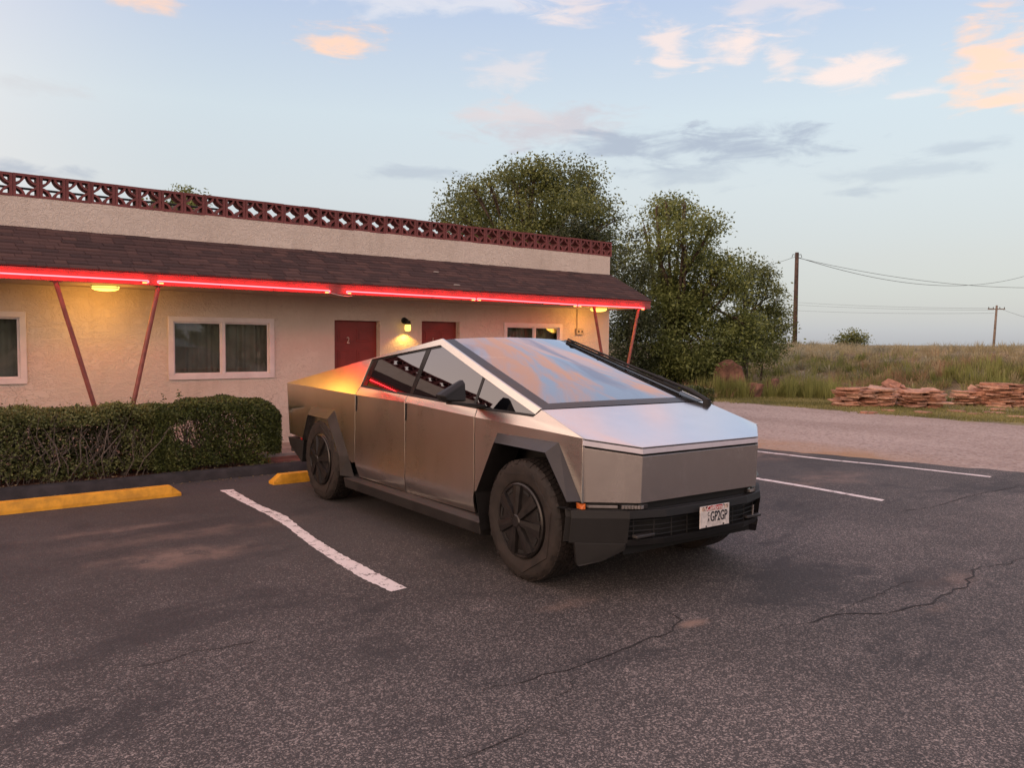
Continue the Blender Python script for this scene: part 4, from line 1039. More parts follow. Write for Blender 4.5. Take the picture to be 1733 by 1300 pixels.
def copy_tree(o, parent):
    c = o.copy(); COL.objects.link(c); c.parent = parent
    for ch in kids(o): copy_tree(ch, c)
    return c
for i, (x, y, rz, ry) in enumerate(((0, -.825, 0, .35), (-3.635, -.825, 0, .0), (0, .825, math.pi, 1.0), (-3.635, .825, math.pi, .6))):
    o = w0 if i == 0 else copy_tree(w0, truck)
    o.location = (x, y, .437); o.rotation_euler = (0, ry, rz)

# ------------------------------------------------------------------ vegetation
def quads(P_, size, aspect=.55, up_bias=0.0, r_=rng, droop=0.0):
    n = len(P_)
    a = r_.normal(size=(n, 3)); a[:, 2] = a[:, 2]*.55-droop; a /= np.linalg.norm(a, axis=1)[:, None]
    b = r_.normal(size=(n, 3)); b[:, 2] *= .5; b -= a*(a*b).sum(1)[:, None]; b /= np.linalg.norm(b, axis=1)[:, None]
    s_ = (size*r_.uniform(.6, 1.35, n))[:, None]
    V_ = np.empty((n, 4, 3)); V_[:, 0] = P_; V_[:, 1] = P_+a*s_*.5+b*s_*aspect*.5; V_[:, 2] = P_+a*s_; V_[:, 3] = P_+a*s_*.5-b*s_*aspect*.5
    return V_.reshape(-1, 3), np.arange(4*n).reshape(n, 4)
def tree(name, label, cat, base_, blobs, nclu, nleaf, lsize, mt, trunk_r=.2, group=None, seed=0, crad=.42, droop=.25, limbs=True, stretch=(1, 1, .8), trunk_top=None):
    """blobs: (Vector centre, radius)"""
    r_ = np.random.default_rng(seed); root = tag(empty(name, base_), label, cat, group); B = Vector(base_)
    vol = np.array([q[1]**2 for q in blobs]); vol = vol/vol.sum()
    ctr = []
    for k in r_.choice(len(blobs), nclu, p=vol):
        c_, rad = blobs[k]; d = r_.normal(size=3); d /= np.linalg.norm(d); rr_ = rad*(r_.uniform(.3, 1.0)**.6 if r_.random() < .84 else r_.uniform(1.0, 1.42))
        ctr.append(np.array(c_)+d*rr_*np.array((1, 1, .92)))
    ctr = np.array(ctr); cs = r_.choice((.40, .6, .8, 1.0, 1.35), nclu)*r_.uniform(.85, 1.15, nclu)*crad
    per = np.maximum(4, (nleaf*cs**2/(cs**2).sum()).astype(int)); Ps = []
    for c_, s_, n in zip(ctr, cs, per): Ps.append(c_+np.clip(r_.normal(size=(n, 3)), -1.7, 1.7)*s_*np.array(stretch)*.55)
    P_ = np.concatenate(Ps)-np.array(base_); P_ = P_[P_[:, 2] > .05]
    cv = np.repeat(r_.uniform(0, 1, nclu), per)[:len(P_)] if len(P_) <= per.sum() else None
    v, f = quads(P_, lsize, .55, r_=r_, droop=droop)
    val = np.clip(.35*r_.uniform(0, 1, len(f))+.65*(cv if cv is not None else .5), 0, 1)
    cr_ = fastmesh('crown', v, f, mt, root, val)
    mb = MB(); rr_ = random.Random(seed)
    zt = trunk_top if trunk_top else max(q[0].z for q in blobs)*.55
    top = Vector((rr_.uniform(-.2, .2), rr_.uniform(-.2, .2), zt-B.z))
    mb.tube([(0, 0, -.1), (.02, .03, top.z*.3), (top.x*.6, top.y*.6, top.z*.65), top], [trunk_r*1.25, trunk_r, trunk_r*.85, trunk_r*.6], 9)
    if limbs:
        for q in blobs:
            e = q[0]-B; st = Vector((0, 0, 0)).lerp(top, rr_.uniform(.35, 1.0)); md = st.lerp(e, .5)+Vector((rr_.uniform(-.2, .2), rr_.uniform(-.2, .2), rr_.uniform(0, .3)))
            mb.tube([st, md, e], [trunk_r*.45, trunk_r*.28, trunk_r*.1], 6)
            for k in range(5):
                d = Vector((rr_.gauss(0, 1), rr_.gauss(0, 1), rr_.gauss(.2, .8))).normalized()*q[1]*rr_.uniform(.6, .98); s2 = md.lerp(e, rr_.uniform(.2, 1))
                mb.tube([s2, s2.lerp(e+d, .5)+Vector((0, 0, .1)), e+d], [trunk_r*.14, trunk_r*.09, trunk_r*.03], 5)
    mb.build('trunk', BARK, root, smooth=True, merge=False)
    return root
def pb(lst, t, jit=0, seed=0):           # blobs from bearings, at distance t, spread in depth
    r_ = random.Random(seed); out = []
    for (px, py, rp) in lst:
        tt = t+r_.uniform(-jit, jit); out.append((dep(px, py, tt), rp/FPX*tt))
    return out
def foot(px, t): q = dep(px, 575, t); return Vector((q.x, q.y, max(-.03, bank(q.x, q.y)-.03)))
ELM = leafmat('elm_leaf', (.066, .088, .028), (.235, .265, .085))
ELM2 = leafmat('elm_leaf_bright', (.070, .098, .028), (.265, .305, .092))
JUN = leafmat('juniper_leaf', (.022, .033, .014), (.070, .092, .034), .15)
tree('elm_tree', 'wide rounded elm tree rising behind the motel roof', 'tree', foot(905, 34),
     pb([(775, 362, 34), (815, 335, 36), (860, 325, 42), (905, 305, 36), (945, 312, 36), (990, 330, 40), (1022, 358, 30), (840, 375, 46), (900, 365, 52), (960, 372, 50), (1010, 395, 36), (755, 378, 20), (800, 390, 40), (870, 410, 46), (940, 420, 50), (1020, 440, 40), (905, 284, 13), (930, 290, 10), (985, 296, 12), (830, 312, 14), (800, 318, 12), (1010, 318, 13), (748, 372, 12), (1042, 372, 12), (870, 300, 14)], 34, 1.6, 1),
     300, 50000, .125, ELM, .26, seed=1, crad=.72, stretch=(1, 1, .58))
tree('elm_tree', 'tall dense elm tree standing right of the motel corner', 'tree', foot(1135, 29),
     pb([(1118, 372, 32), (1150, 365, 30), (1110, 420, 36), (1160, 410, 44), (1196, 412, 26), (1130, 465, 48), (1185, 470, 48), (1225, 470, 28), (1150, 520, 58), (1210, 525, 48), (1110, 545, 50), (1165, 580, 60), (1230, 580, 40), (1115, 605, 50), (1195, 618, 42), (1150, 630, 46), (1100, 640, 34), (1240, 615, 26), (1128, 348, 11), (1110, 352, 9), (1160, 346, 8), (1205, 388, 14), (1228, 440, 14), (1245, 485, 14), (1265, 550, 24), (1285, 590, 22), (1090, 380, 10)], 28.5, 1.3, 2),
     380, 58000, .11, ELM2, .22, seed=2, crad=.56, stretch=(1, 1, .60))
tree('elm_tree', 'open airy elm with sky showing through, nearest the tall bare utility pole', 'tree', foot(1262, 31),
     pb([(1262, 478, 24), (1290, 470, 20), (1300, 500, 22), (1262, 520, 26), (1300, 540, 24), (1270, 560, 26), (1312, 560, 18), (1322, 535, 10), (1245, 565, 22), (1330, 560, 9), (1305, 462, 9), (1275, 455, 9), (1318, 508, 9)], 31, .9, 3),
     120, 14000, .10, ELM, .13, seed=3, crad=.46, stretch=(1, 1, .55))
tree('juniper_tree', 'dark narrow juniper between the motel corner and the tall elm', 'tree', foot(1068, 27),
     pb([(1066, 398, 12), (1072, 430, 20), (1058, 465, 24), (1084, 470, 22), (1065, 510, 32), (1085, 550, 34), (1055, 560, 34), (1068, 600, 40), (1060, 640, 40)], 27, .6, 4),
     300, 26000, .085, JUN, .16, seed=4, crad=.34, droop=-.5, limbs=False)
tree('juniper_tree', 'dark green juniper top showing above the right end of the pierced parapet', 'tree', foot(975, 29),
     pb([(985, 392, 16), (965, 402, 18), (1010, 405, 16), (975, 430, 36), (1010, 450, 34)], 29, .6, 5),
     160, 13000, .085, JUN, .16, seed=5, crad=.34, droop=-.5, limbs=False)
tree('leafy_tree', 'small treetop peeking over the pierced parapet at left', 'tree', foot(312, 27),
     pb([(315, 326, 8), (306, 338, 11), (326, 340, 9), (280, 360, 22), (322, 364, 20), (300, 388, 28)], 27, .5, 6), 80, 7000, .11, ELM2, .12, seed=6, crad=.35)
tree('distant_bush', 'lone dark bush on the skyline right of the tall utility pole', 'bush', Vector((*dep(1440, 575, 62).to_2d(), 1.0)),
     pb([(1424, 574, 9), (1441, 569, 9), (1457, 573, 8), (1440, 578, 9), (1430, 580, 8), (1452, 580, 8)], 62, .3, 7), 60, 2600, .16, ELM, .05, seed=7, crad=.45, trunk_top=1.6)
for i, (px, py, t, lb) in enumerate(((1290, 585, 33, 'low green bush under the airy elm at the top of the bank'), (1225, 600, 30.5, 'green bush directly above the large red boulder'))):
    tree('shrub', lb, 'bush', foot(px, t), pb([(px-14, py, 20), (px+14, py-4, 20), (px, py+14, 22)], t, .4, 8+i), 80, 6000, .09, ELM2, .05, seed=20+i, crad=.35, limbs=False, trunk_top=.9)
# clipped shrub beyond the pickup's nose
q = gnd(1150, 690); q = dep(1150, 662, 18.5)
def roundoff(P_, x0, x1, y0, y1, z1, k=.10, xr=True):
    yc = (y0+y1)/2; e = np.clip((np.abs(P_[:, 1]-yc)/((y1-y0)/2)-.55)/.45, 0, 1); P_[:, 2] -= k*e**2*np.clip((P_[:, 2]-z1*.5)/(z1*.5), 0, 1)
    if xr:
        e = np.clip((P_[:, 0]-(x1-.28))/.28, 0, 1); P_[:, 2] -= .16*e**2*np.clip((P_[:, 2]-z1*.5)/(z1*.5), 0, 1); P_[:, 1] = yc+(P_[:, 1]-yc)*(1-.22*e**2)
    return P_
def boxleaf(n, x0, x1, y0, y1, z0, z1, r_, rough=.05, shellf=.75):
    P_ = r_.uniform(0, 1, (n, 3)); k = r_.uniform(0, 1, n) < shellf; ax = r_.integers(0, 5, n)
    d = np.abs(r_.normal(0, .06, n))
    P_[:, 0] = x0+(x1-x0)*P_[:, 0]; P_[:, 1] = y0+(y1-y0)*P_[:, 1]; P_[:, 2] = z0+(z1-z0)*P_[:, 2]
    for a, (lo, ix, sg) in enumerate(((x0, 0, 1), (x1, 0, -1), (y0, 1, 1), (z1, 2, -1), (z1, 2, -1))):
        m_ = k & (ax == a); P_[m_, ix] = lo+sg*d[m_]
    w_ = np.sin(P_[:, 0]*7.1+P_[:, 2]*3)*.5+np.sin(P_[:, 0]*17+P_[:, 2]*11+1)*.3+np.sin(P_[:, 1]*13+P_[:, 0]*5)*.4
    P_[:, 1] += w_*rough; P_[:, 2] += (np.sin(P_[:, 0]*5.3+1)*.5+np.sin(P_[:, 0]*13.7)*.35+np.sin(P_[:, 1]*9+P_[:, 0]*3)*.4)*rough*.8
    return P_
BOX = leafmat('box_leaf', (.034, .050, .015), (.150, .185, .050), .25)
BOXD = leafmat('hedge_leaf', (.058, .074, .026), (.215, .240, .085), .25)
r1 = np.random.default_rng(31)
cl = tag(empty('clipped_shrub', (q.x, q.y, 0)), 'small dark clipped shrub just beyond the pickup wiper, by the verge', 'bush')
Pq = boxleaf(9000, -.6, .6, -.5, .5, .05, .72, r1, .06); v, f = quads(Pq, .05, .7, r_=r1); fastmesh('foliage', v, f, BOX, cl, r1.uniform(0, 1, len(f)))
# hedge, ragged left length
hr = np.random.default_rng(41)
HX0, HX1 = -2.4, 3.0
hedge = tag(empty('hedge', (0, 10.65, .075)), 'long ragged hedge with bare grey stems showing, behind the left yellow stop', 'hedge')
def hz(x): return .84-.02*np.sin(x*2.1)+.02*np.sin(x*5.3)
P_ = roundoff(boxleaf(150000, HX0, HX1, 10.30, 11.0, .06, .83, hr, .05, .72), HX0, HX1, 10.3, 11.0, .83, .11, False)
zn = P_[:, 2]/.8
patch = np.sin(P_[:, 0]*3.3+1.1)*np.sin(P_[:, 0]*1.37+P_[:, 2]*4.0)+.45*np.sin(P_[:, 0]*9.1+P_[:, 2]*7)
keep = np.where(zn > .80, 1.0, np.where(zn < .30, .80+.2*patch, .46+.46*patch))
keep = np.where(P_[:, 1] > 10.62, np.maximum(keep, .5)*.9, keep)
P_ = P_[hr.uniform(0, 1, len(P_)) < keep]
P_[:, 2] += (hr.uniform(0, 1, len(P_)) < .03)*hr.uniform(0, .07, len(P_))
gap = (P_[:, 0] > 2.9) & (P_[:, 2] > .40) & (P_[:, 2] < .62); P_ = P_[~(gap & (hr.uniform(0, 1, len(P_)) < .6))]
v, f = quads(P_-np.array((0, 10.65, .0)), .033, .5, r_=hr, droop=-.3)
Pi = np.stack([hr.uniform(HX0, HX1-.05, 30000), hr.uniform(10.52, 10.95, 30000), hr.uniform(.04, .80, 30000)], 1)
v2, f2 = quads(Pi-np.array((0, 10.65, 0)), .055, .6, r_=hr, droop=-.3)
fastmesh('foliage', np.concatenate([v, v2]), np.concatenate([f, f2+len(v)]), BOXD, hedge, np.concatenate([hr.uniform(.15, 1, len(f)), hr.uniform(0, .25, len(f2))]))  # inner leaves get only the darkest greens, painting in the hedge's shaded inside
mb = MB(); rr = random.Random(9)
for k in range(210):
    bx = rr.uniform(HX0, HX1-.1); by = rr.uniform(10.36, 10.6); lean = rr.gauss(.15, .22); z1 = rr.uniform(.45, .80)
    p0 = Vector((bx, by-10.65, .0)); p3 = Vector((bx+lean, min(by, 10.5)-10.65+rr.uniform(-.18, .10), z1)); p1 = p0.lerp(p3, .35)+Vector((rr.gauss(0, .05), rr.gauss(-.03, .04), 0)); p2 = p0.lerp(p3, .7)+Vector((rr.gauss(0, .05), rr.gauss(-.05, .04), 0))
    r0 = rr.uniform(.004, .0095); mb.tube([p0, p1, p2, p3], [r0, r0*.85, r0*.65, r0*.3], 5, cap=False)
    for j in range(2):
        s2 = p1.lerp(p3, rr.uniform(0, .8)); e2 = s2+Vector((rr.gauss(0, .11), rr.gauss(-.05, .06), rr.uniform(.03, .2))); mb.tube([s2, s2.lerp(e2, .5)+Vector((rr.gauss(0, .02), 0, 0)), e2], [.0035, .003, .0015], 4, cap=False)
mb.build('stems', TWIG, hedge, smooth=True, merge=False, fixn=False)
# dense clipped end
hd = tag(empty('hedge', (3.7, 10.65, .075)), 'dense dark green clipped hedge end beside the tail of the pickup', 'hedge')
P_ = roundoff(boxleaf(110000, 2.80, 4.40, 10.28, 11.0, .05, .865, hr, .05, .80), 2.8, 4.4, 10.28, 11.0, .865, .10)
P_[:, 2] -= .035*np.clip((3.3-P_[:, 0])/.5, 0, 1)
gp_ = (P_[:, 0] > 3.0) & (P_[:, 0] < 3.36) & (P_[:, 2] > .36+.08*np.sin(P_[:, 0]*9)) & (P_[:, 2] < .62+.03*np.sin(P_[:, 0]*14)); P_ = P_[~(gp_ & (hr.uniform(0, 1, len(P_)) < .86))]
corner = (P_[:, 0] > 4.2) & (P_[:, 2] < .14); P_ = P_[~corner]
sprig = np.concatenate([np.array((x, 10.6, .86))+np.array((hr.normal(0, .012), hr.normal(0, .012), 0))+np.array((.03*np.sin(t*3), 0, h_*t)) for x, h_ in ((2.95, .10), (3.12, .16), (3.15, .10), (2.6, .06)) for t in hr.uniform(0, 1, 26)]).reshape(-1, 3)
P_ = np.concatenate([P_, sprig])
v, f = quads(P_-np.array((3.7, 10.65, 0)), .026, .65, r_=hr, droop=-.2); fastmesh('foliage', v, f, BOX, hd, hr.uniform(0, 1, len(f)))
mb = MB(); rr = random.Random(10)
for k in range(70):
    bx = rr.uniform(3.2, 4.1); p0 = Vector((bx-3.7, rr.uniform(-.15, .1), 0)); p3 = Vector((bx-3.7+rr.gauss(-.12, .2), rr.uniform(-.3, .2), rr.uniform(.5, .8))); p1 = p0.lerp(p3, .5)+Vector((rr.gauss(0, .05), 0, 0))
    mb.tube([p0, p1, p3], [.009, .007, .003], 5, cap=False)
mb.build('stems', TWIG, hd, smooth=True, merge=False, fixn=False)

lit = np.stack([hr.uniform(-3, 4.6, 1500), 10.02-np.abs(hr.normal(0, .09, 1500))+(hr.uniform(0, 1, 1500) < .7)*hr.uniform(.05, .40, 1500), np.zeros(1500)], 1)
lit[:, 2] = np.where(lit[:, 1] > 10.2, .08, np.where(lit[:, 1] > 10.07, .123, .004)); lit = lit[(lit[:, 1] < 10.0) | (lit[:, 1] > 10.09)]
v, f = quads(lit, .035, .55, r_=hr); v[:, 2] = np.repeat(lit[:, 2], 4)+np.abs(v[:, 2]-np.repeat(lit[:, 2], 4))*.35
tag(fastmesh('leaf_litter', v, f, leafmat('dead_leaf', (.11, .075, .04), (.26, .19, .10), .1), None, hr.uniform(0, 1, len(f))), kind='stuff')

# grass: blades as bent triangles
def blades(name, XY, zfun, hmin, hmax, wd, mt, r_, lean=.35, val=None):
    n = len(XY); z = np.array([zfun(x, y) for x, y in XY]); h = r_.uniform(hmin, hmax, n)
    a = r_.uniform(0, 2*np.pi, n); l = r_.normal(0, lean, n)*h; la = r_.uniform(0, 2*np.pi, n)
    B = np.stack([XY[:, 0], XY[:, 1], z-.01], 1); dx = np.stack([np.cos(a), np.sin(a), np.zeros(n)], 1)*wd*r_.uniform(.6, 1.3, n)[:, None]
    ld = np.stack([np.cos(la)*l, np.sin(la)*l, h], 1)
    V_ = np.empty((n, 5, 3)); V_[:, 0] = B-dx*.5; V_[:, 1] = B+dx*.5; mid_ = B+ld*np.array((.35, .35, .6)); V_[:, 2] = mid_+dx*.4; V_[:, 3] = mid_-dx*.4; V_[:, 4] = B+ld
    F4 = np.arange(n)[:, None]*5+np.array((0, 1, 2, 3)); F3 = np.arange(n)[:, None]*5+np.array((3, 2, 4, 4))
    me_f = np.concatenate([F4, np.stack([F3[:, 0], F3[:, 1], F3[:, 2], F3[:, 2]], 1)])
    # tips as quads with a split vertex
    V2 = np.concatenate([V_.reshape(-1, 3), V_[:, 4]+np.array((0, 0, .002))]); F3 = np.stack([np.arange(n)*5+3, np.arange(n)*5+2, np.arange(n)*5+4, n*5+np.arange(n)], 1)
    vv = r_.uniform(0, 1, n) if val is None else np.clip(val+r_.normal(0, .15, n), 0, 1)
    return tag(fastmesh(name, V2, np.concatenate([F4, F3]), mt, None, np.concatenate([vv, vv])), kind='stuff')
gr = np.random.default_rng(51)
DRY = leafmat('dry_grass', (.33, .28, .15), (.52, .45, .27), .4)
GREENG = leafmat('green_grass', (.15, .18, .050), (.33, .34, .11), .4)
SAGE = leafmat('sage_leaf', (.25, .25, .17), (.44, .42, .30), .3)
TAN = leafmat('tan_weed', (.30, .19, .10), (.46, .31, .18), .3)
def bunches(name, ctr, per, rad, hmin, hmax, wd, mt, r_, lean=.6, zfun=None, vlo=0.0, vhi=1.0):
    """bunch grass: blades rise from each bunch's middle and lean outward, so every bunch is a small dome"""
    m_ = len(ctr); n = m_*per; R_ = np.repeat(r_.uniform(rad*.6, rad*1.5, m_), per); H_ = np.repeat(r_.uniform(hmin, hmax, m_), per); vt = np.repeat(r_.uniform(vlo, vhi, m_), per)
    th = r_.uniform(0, 2*np.pi, n); q = np.sqrt(r_.uniform(0, 1, n)); C_ = np.repeat(ctr, per, 0)
    B2 = C_+np.stack([np.cos(th), np.sin(th)], 1)*(q*R_*.55)[:, None]
    z = np.array([zfun(x, y) for x, y in ctr]); z = np.repeat(z, per)
    h = H_*(1-.55*q*q)*r_.uniform(.65, 1.15, n); out = (lean*q*R_+r_.normal(0, .10, n)*h)
    a = r_.uniform(0, 2*np.pi, n); B = np.stack([B2[:, 0], B2[:, 1], z-.02], 1); dx = np.stack([np.cos(a), np.sin(a), np.zeros(n)], 1)*(wd*r_.uniform(.6, 1.3, n))[:, None]
    ld = np.stack([np.cos(th)*out, np.sin(th)*out, h], 1); mid_ = B+ld*np.array((.35, .35, .62)); tip = B+ld
    V2 = np.concatenate([B-dx*.5, B+dx*.5, mid_+dx*.4, mid_-dx*.4, tip, tip+np.array((0, 0, .003))]); k = np.arange(n)
    F4 = np.stack([k, k+n, k+2*n, k+3*n], 1); F3 = np.stack([k+3*n, k+2*n, k+4*n, k+5*n], 1)
    vv = np.clip(vt+r_.normal(0, .12, n), 0, 1)
    return tag(fastmesh(name, V2, np.concatenate([F4, F3]), mt, None, np.concatenate([vv, vv])), kind='stuff')
def spots(n, xr, yr, r_, f=None):
    c_ = np.stack([r_.uniform(*xr, n), r_.uniform(*yr, n)], 1)
    return c_ if f is None else c_[[r_.uniform() < f(x, y) for x, y in c_]]
bz = lambda x, y: bank(x, y)-.02
pn = lambda x, y: .5+.5*math.sin(x*.55+1.3*math.sin(y*.37))*math.sin(y*.48+.8)
VERGEG = leafmat('verge_blade', (.19, .19, .060), (.36, .33, .13), .4)
bunches('dry_grass', spots(2300, (26.4, 46), (-10, 28), gr, lambda x, y: .30+.70*(x > 29.5)*(1-.5*pn(x, y))), 34, .34, .20, .55, .020, DRY, gr, .75, bz)
bunches('sagebrush', spots(900, (28.5, 47), (-10, 28), gr, lambda x, y: .10+.9*(pn(y, x) > .52)), 70, .46, .22, .50, .024, SAGE, gr, .85, bz)
bunches('green_grass', spots(1500, (25.9, 33), (-10, 24), gr, lambda x, y: .30+.7*(pn(x*1.7, y*1.9) > .40)), 34, .30, .20, .55, .019, GREENG, gr, .7, bz)
def at(lst, n): return np.concatenate([np.array((dep(px, 660, t).x, dep(px, 660, t).y))+gr.normal(0, s_, (n, 2)) for px, t, s_ in lst])
bunches('tall_green_grass', at(((1345, 26.7, .45), (1370, 26.8, .45), (1392, 26.9, .35), (1222, 26.6, .3), (1247, 26.6, .25), (1205, 26.6, .3), (1720, 28.0, .8), (1680, 27.6, .7)), 16), 60, .30, .55, .95, .018, GREENG, gr, .55, bz, .5, 1.0)
bunches('tan_weeds', at(((1330, 28, .6), (1180, 26.4, .4), (1430, 28.5, .7), (1560, 29, 1.2), (1500, 29.5, 1.0), (1620, 30, 1.0), (1660, 29, 1.0)), 22), 44, .32, .30, .62, .014, TAN, gr, .9, bz)
vg = np.stack([19.6+gr.gamma(2.2, 1.3, 60000)*1.0, gr.uniform(-8, 22, 60000)], 1); vg[:, 0] = np.where(vg[:, 0] > 26, 20+gr.uniform(0, 6, len(vg)), vg[:, 0])
edge = 19.9+.35*np.sin(vg[:, 1]*1.1)+.2*np.sin(vg[:, 1]*2.9); vg = vg[vg[:, 0] > edge]
blades('verge_grass', vg, lambda x, y: -.016, .03, .09, .022, VERGEG, gr, .6, val=np.clip(.5+.5*np.sin(vg[:, 0]*1.9+np.sin(vg[:, 1]*.9)*1.5)*np.sin(vg[:, 1]*1.3), 0, 1))

fr2 = np.random.default_rng(91); th_ = R(1)*fr2.uniform(-128, -8, 16000); rd_ = 46+fr2.uniform(-3, 6, 16000)
hh_ = (5.2+2.2*np.sin(th_*7)+1.4*np.sin(th_*19+1)+.8*np.sin(th_*41))*np.sqrt(fr2.uniform(0, 1, 16000))
v, f = quads(np.stack([np.cos(th_)*rd_, np.sin(th_)*rd_, hh_], 1), 1.1, .8, r_=fr2)
tag(fastmesh('far_wood', v, f, ELM, None, fr2.uniform(0, 1, len(f))), kind='stuff')

# boulders
def boulder(px, py, t, sx, sz, lb, seed, tilt=0):
    import bmesh
    c_ = dep(px, py, t); bm = bmesh.new(); bmesh.ops.create_icosphere(bm, subdivisions=3, radius=1)
    r_ = random.Random(seed); pl_ = [(Vector((r_.gauss(0, 1), r_.gauss(0, 1), r_.gauss(0, .7))).normalized(), r_.uniform(.45, .80)) for _ in range(13)]
    for vtx in bm.verts:
        for n_, d in pl_:
            s_ = vtx.co.dot(n_)
            if s_ > d: vtx.co -= n_*(s_-d)
        vtx.co *= 1+.04*math.sin(vtx.co.x*9+seed)+.03*math.sin(vtx.co.z*13)
        vtx.co.x *= sx; vtx.co.y *= sx*.8; vtx.co.z *= sz
    me = bpy.data.meshes.new('boulder'); bm.to_mesh(me); bm.free(); me.materials.append(BOULDER)
    o = bpy.data.objects.new('boulder', me); COL.objects.link(o); g = max(0, bank(c_.x, c_.y))-.03
    o.location = (c_.x, c_.y, g+sz*.72); o.rotation_euler = (0, R(tilt), R(r_.uniform(0, 360)))
    return tag(o, lb, 'boulder', 'red boulders at the foot of the bank')
boulder(1237, 630, 27.0, .62, .74, 'largest red boulder, tall and standing beside the tall elm', 1)
boulder(1277, 648, 26.3, .40, .36, 'pointed red boulder just right of the largest one', 5)
boulder(1308, 640, 27.2, .34, .40, 'middle sized red boulder left of the tall green grass', 8, 10)
boulder(1428, 634, 28.2, .36, .24, 'pale low rock lying on the bank above the left flagstone pile', 15)

# flagstone piles: every slab a thing
def slab_mesh(seed):
    r_ = random.Random(seed); n = r_.choice((5, 5, 6, 7)); a0 = r_.uniform(0, 6); ex = r_.uniform(.75, 1.25)
    pts = []
    for k in range(n):
        a = a0+(k+r_.uniform(-.28, .28))*2*math.pi/n; rad = r_.uniform(.75, 1.1); pts.append((math.cos(a)*rad*.36*ex, math.sin(a)*rad*.30, 0))
    th = r_.uniform(.030, .052); mb = MB(); top = [(p[0]*.985, p[1]*.985, th) for p in pts]; b = len(mb.v)
    mid_ = [(p[0]*1.02+r_.uniform(-.006, .006), p[1]*1.02, th*.5) for p in pts]
    mb.grid([pts, mid_, top], closed=True); mb.face(pts); mb.face(top)
    o = mb.build('flagstone', SANDSTONE[seed % 5]); return o, th
protos = [slab_mesh(100+i) for i in range(14)]
used = set(); slabs = 0
def slab(x, y, z, rz, tilt, label, sc=1.0):
    global slabs
    k = random.Random(slabs*7+1).randrange(14)
    p, th = protos[k]
    if k in used: o = p.copy(); COL.objects.link(o)
    else: o = p; used.add(k)
    o.location = (x, y, z); o.rotation_euler = (tilt[0], tilt[1], rz); o.scale = (sc, sc, 1); tag(o, label, 'flagstone', 'flagstone slabs piled on the verge'); slabs += 1
    return th
RX = Vector((rt.x, rt.y)); FX = Vector((fw.x, fw.y)).normalized()
def pile(px0, px1, py, top_py, lab, seed, deep=.8, rag=.1):
    r_ = random.Random(seed); a, b = gnd(px0, py), gnd(px1, py); a2, b2 = a.to_2d(), b.to_2d(); L = (b2-a2).length; t = (a.to_2d().length+b.to_2d().length)/2
    H = (py-top_py)/FPX*((a-CP).dot(fw)+(b-CP).dot(fw))/2; z = -.015; lay = 0
    while z < H:
        n = max(2, int(round(L/.50))); hmax = 0; taper = 1-.10*(z/H)
        for row in range(2 if deep > .5 else 1):
            for k in range(n):
                u = (k+.5+r_.uniform(-.22, .22))/n; u = .5+(u-.5)*taper
                if z > H*.8 and r_.random() < rag*3: continue
                q = a2.lerp(b2, u)+FX*(.22+row*.42+r_.uniform(-.07, .07))
                th = slab(q.x, q.y, z+r_.uniform(0, .010), r_.uniform(0, 6.3), (r_.gauss(0, .035), r_.gauss(0, .035)), lab, r_.uniform(.8, 1.15)); hmax = max(hmax, th)
        z += hmax*.92; lay += 1
    return H
pile(1426, 1516, 689, 660, 'flat red flagstone slab in the leftmost pile', 1)
pile(1540, 1602, 691, 664, 'flat red flagstone slab in the second pile from left', 2)
pile(1622, 1676, 686, 664, 'flat red flagstone slab in the low third pile from left', 3, .4)
pile(1684, 1760, 689, 651, 'flat red flagstone slab in the tall pile at the right edge', 4)
H = pile(1492, 1600, 682, 662, 'flat red flagstone slab in the rear pile behind the two left piles', 5, .4)
r_ = random.Random(77)
def lean(px, py, t, rz, tilt, lb, sc): q = dep(px, py, t); slab(q.x, q.y, q.z, rz, tilt, lb, sc)
LT = 'red flagstone slab tipped up on top of the rear pile'
for (px, py, tl_, rz) in ((1510, 652, .75, .3), (1500, 657, .45, 1.2), (1522, 656, .5, 2.0), (1536, 660, .3, 2.6), (1486, 658, .2, .5), (1550, 663, .25, 3.0), (1572, 661, .2, 1.0)):
    lean(px, py, 24.8, YAW-math.pi/2+rz*.25, (tl_, r_.gauss(0, .12), ), LT, .95)
for (px, py, tl_) in ((1648, 662, .95), (1660, 672, .6), (1640, 674, .35), (1668, 664, .3)):
    lean(px, py, 24.2, YAW-math.pi/2+r_.gauss(0, .3), (tl_, r_.gauss(0, .1)), 'red flagstone slab tipped up on the low third pile', .85)
for (px, py) in ((1470, 699), (1505, 696), (1560, 699), (1620, 697), (1650, 701), (1680, 699), (1690, 694), (1722, 706)):
    q = gnd(px, py); slab(q.x, q.y, -.012, r_.uniform(0, 6), (0, 0), 'loose flagstone lying flat in the grass in front of the piles', .7)
for (p, th), i in zip(protos, range(14)):
    if i not in used: bpy.data.objects.remove(p)

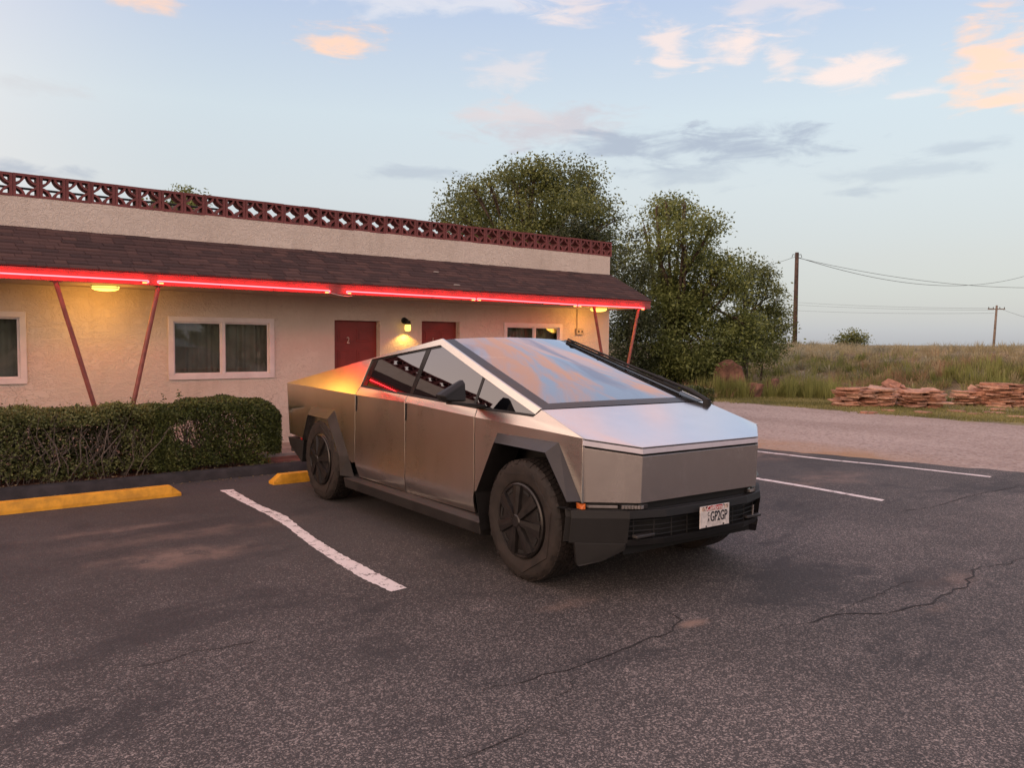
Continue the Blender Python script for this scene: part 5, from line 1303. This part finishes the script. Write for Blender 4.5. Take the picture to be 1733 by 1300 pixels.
# utility poles and wires
def g3(px, t, z=None): q = dep(px, 573, t); return Vector((q.x, q.y, bank(q.x, q.y) if z is None else z))
pb1 = g3(1345, 50); top1 = dep(1345, 428, 50)
p1 = tag(empty('utility_pole', pb1), 'tall bare dark utility pole standing alone right of the trees', 'utility pole', 'wooden utility poles')
mb = MB(); mb.tube([(0, 0, -.5), (0, 0, (top1.z-pb1.z))], [.15, .115], 12); mb.build('pole', POLEM, p1, smooth=True)
mb = MB(); hz_ = top1.z-pb1.z
for s_ in (-1, 1): mb.tube([(0, 0, hz_-.15), (rt.x*.25*s_, rt.y*.25*s_, hz_-.12), (rt.x*.30*s_, rt.y*.30*s_, hz_-.30)], .02, 6)
mb.build('bracket', METALB, p1)
pb2 = g3(1681, 125, 0); top2 = dep(1687, 517, 125)
p2 = tag(empty('utility_pole', (pb2.x, pb2.y, 0)), 'small far utility pole with crossarm at the right, leaning slightly', 'utility pole', 'wooden utility poles')
tt = top2-Vector((pb2.x, pb2.y, 0)); mb = MB(); mb.tube([(0, 0, -.5), tt], [.20, .15], 10); mb.build('pole', POLEM2, p2, smooth=True)
mb = MB(); mb.box((tt.x*.93, tt.y*.93, tt.z-.55), (2.6, .13, .15), rz=math.atan2(rt.y, rt.x)); mb.build('crossarm', POLEM2, p2)
for k in (-1.2, -.5, .5, 1.2):
    mb = MB(); mb.lathe([(.0, .25), (.05, .22), (.07, .1), (.04, 0)], 8, 'z', (tt.x*.93+rt.x*k, tt.y*.93+rt.y*k, tt.z-.47)); mb.build('insulator', METALB, p2)
def wire(a, b, sag, r_, lb):
    pts = []
    for k in range(41):
        t = k/40; p = a.lerp(b, t); p.z -= sag*4*t*(1-t); pts.append(p)
    mb = MB(); mb.tube(pts, r_, 5, cap=False); return tag(mb.build('overhead_wire', WIREM, smooth=True), lb, 'wire', 'overhead wires')
t1 = top1-Vector((0, 0, .25))
wire(t1, dep(1900, 478, 62), 1.0, .013, 'lower thick wire running right from the tall bare pole')
wire(t1+Vector((0, 0, .05)), dep(1830, 425, 90), 2.7, .016, 'upper sagging wire running right from the tall bare pole')
wire(t1, dep(1090, 495, 50), .25, .011, 'short wire running from the tall bare pole left into the trees')
for dy, lb in ((0, 'uppermost of the faint far wires above the horizon'), (5, 'middle one of the faint far wires above the horizon'), (16, 'lowest of the faint far wires above the horizon')):
    wire(dep(1230, 502+dy, 190), dep(1682, 522+dy*.5, 125), .6, .016, lb)
wire(dep(1692, 522, 125), dep(1850, 556, 118), .6, .018, 'wire running right from the far pole with crossarm')
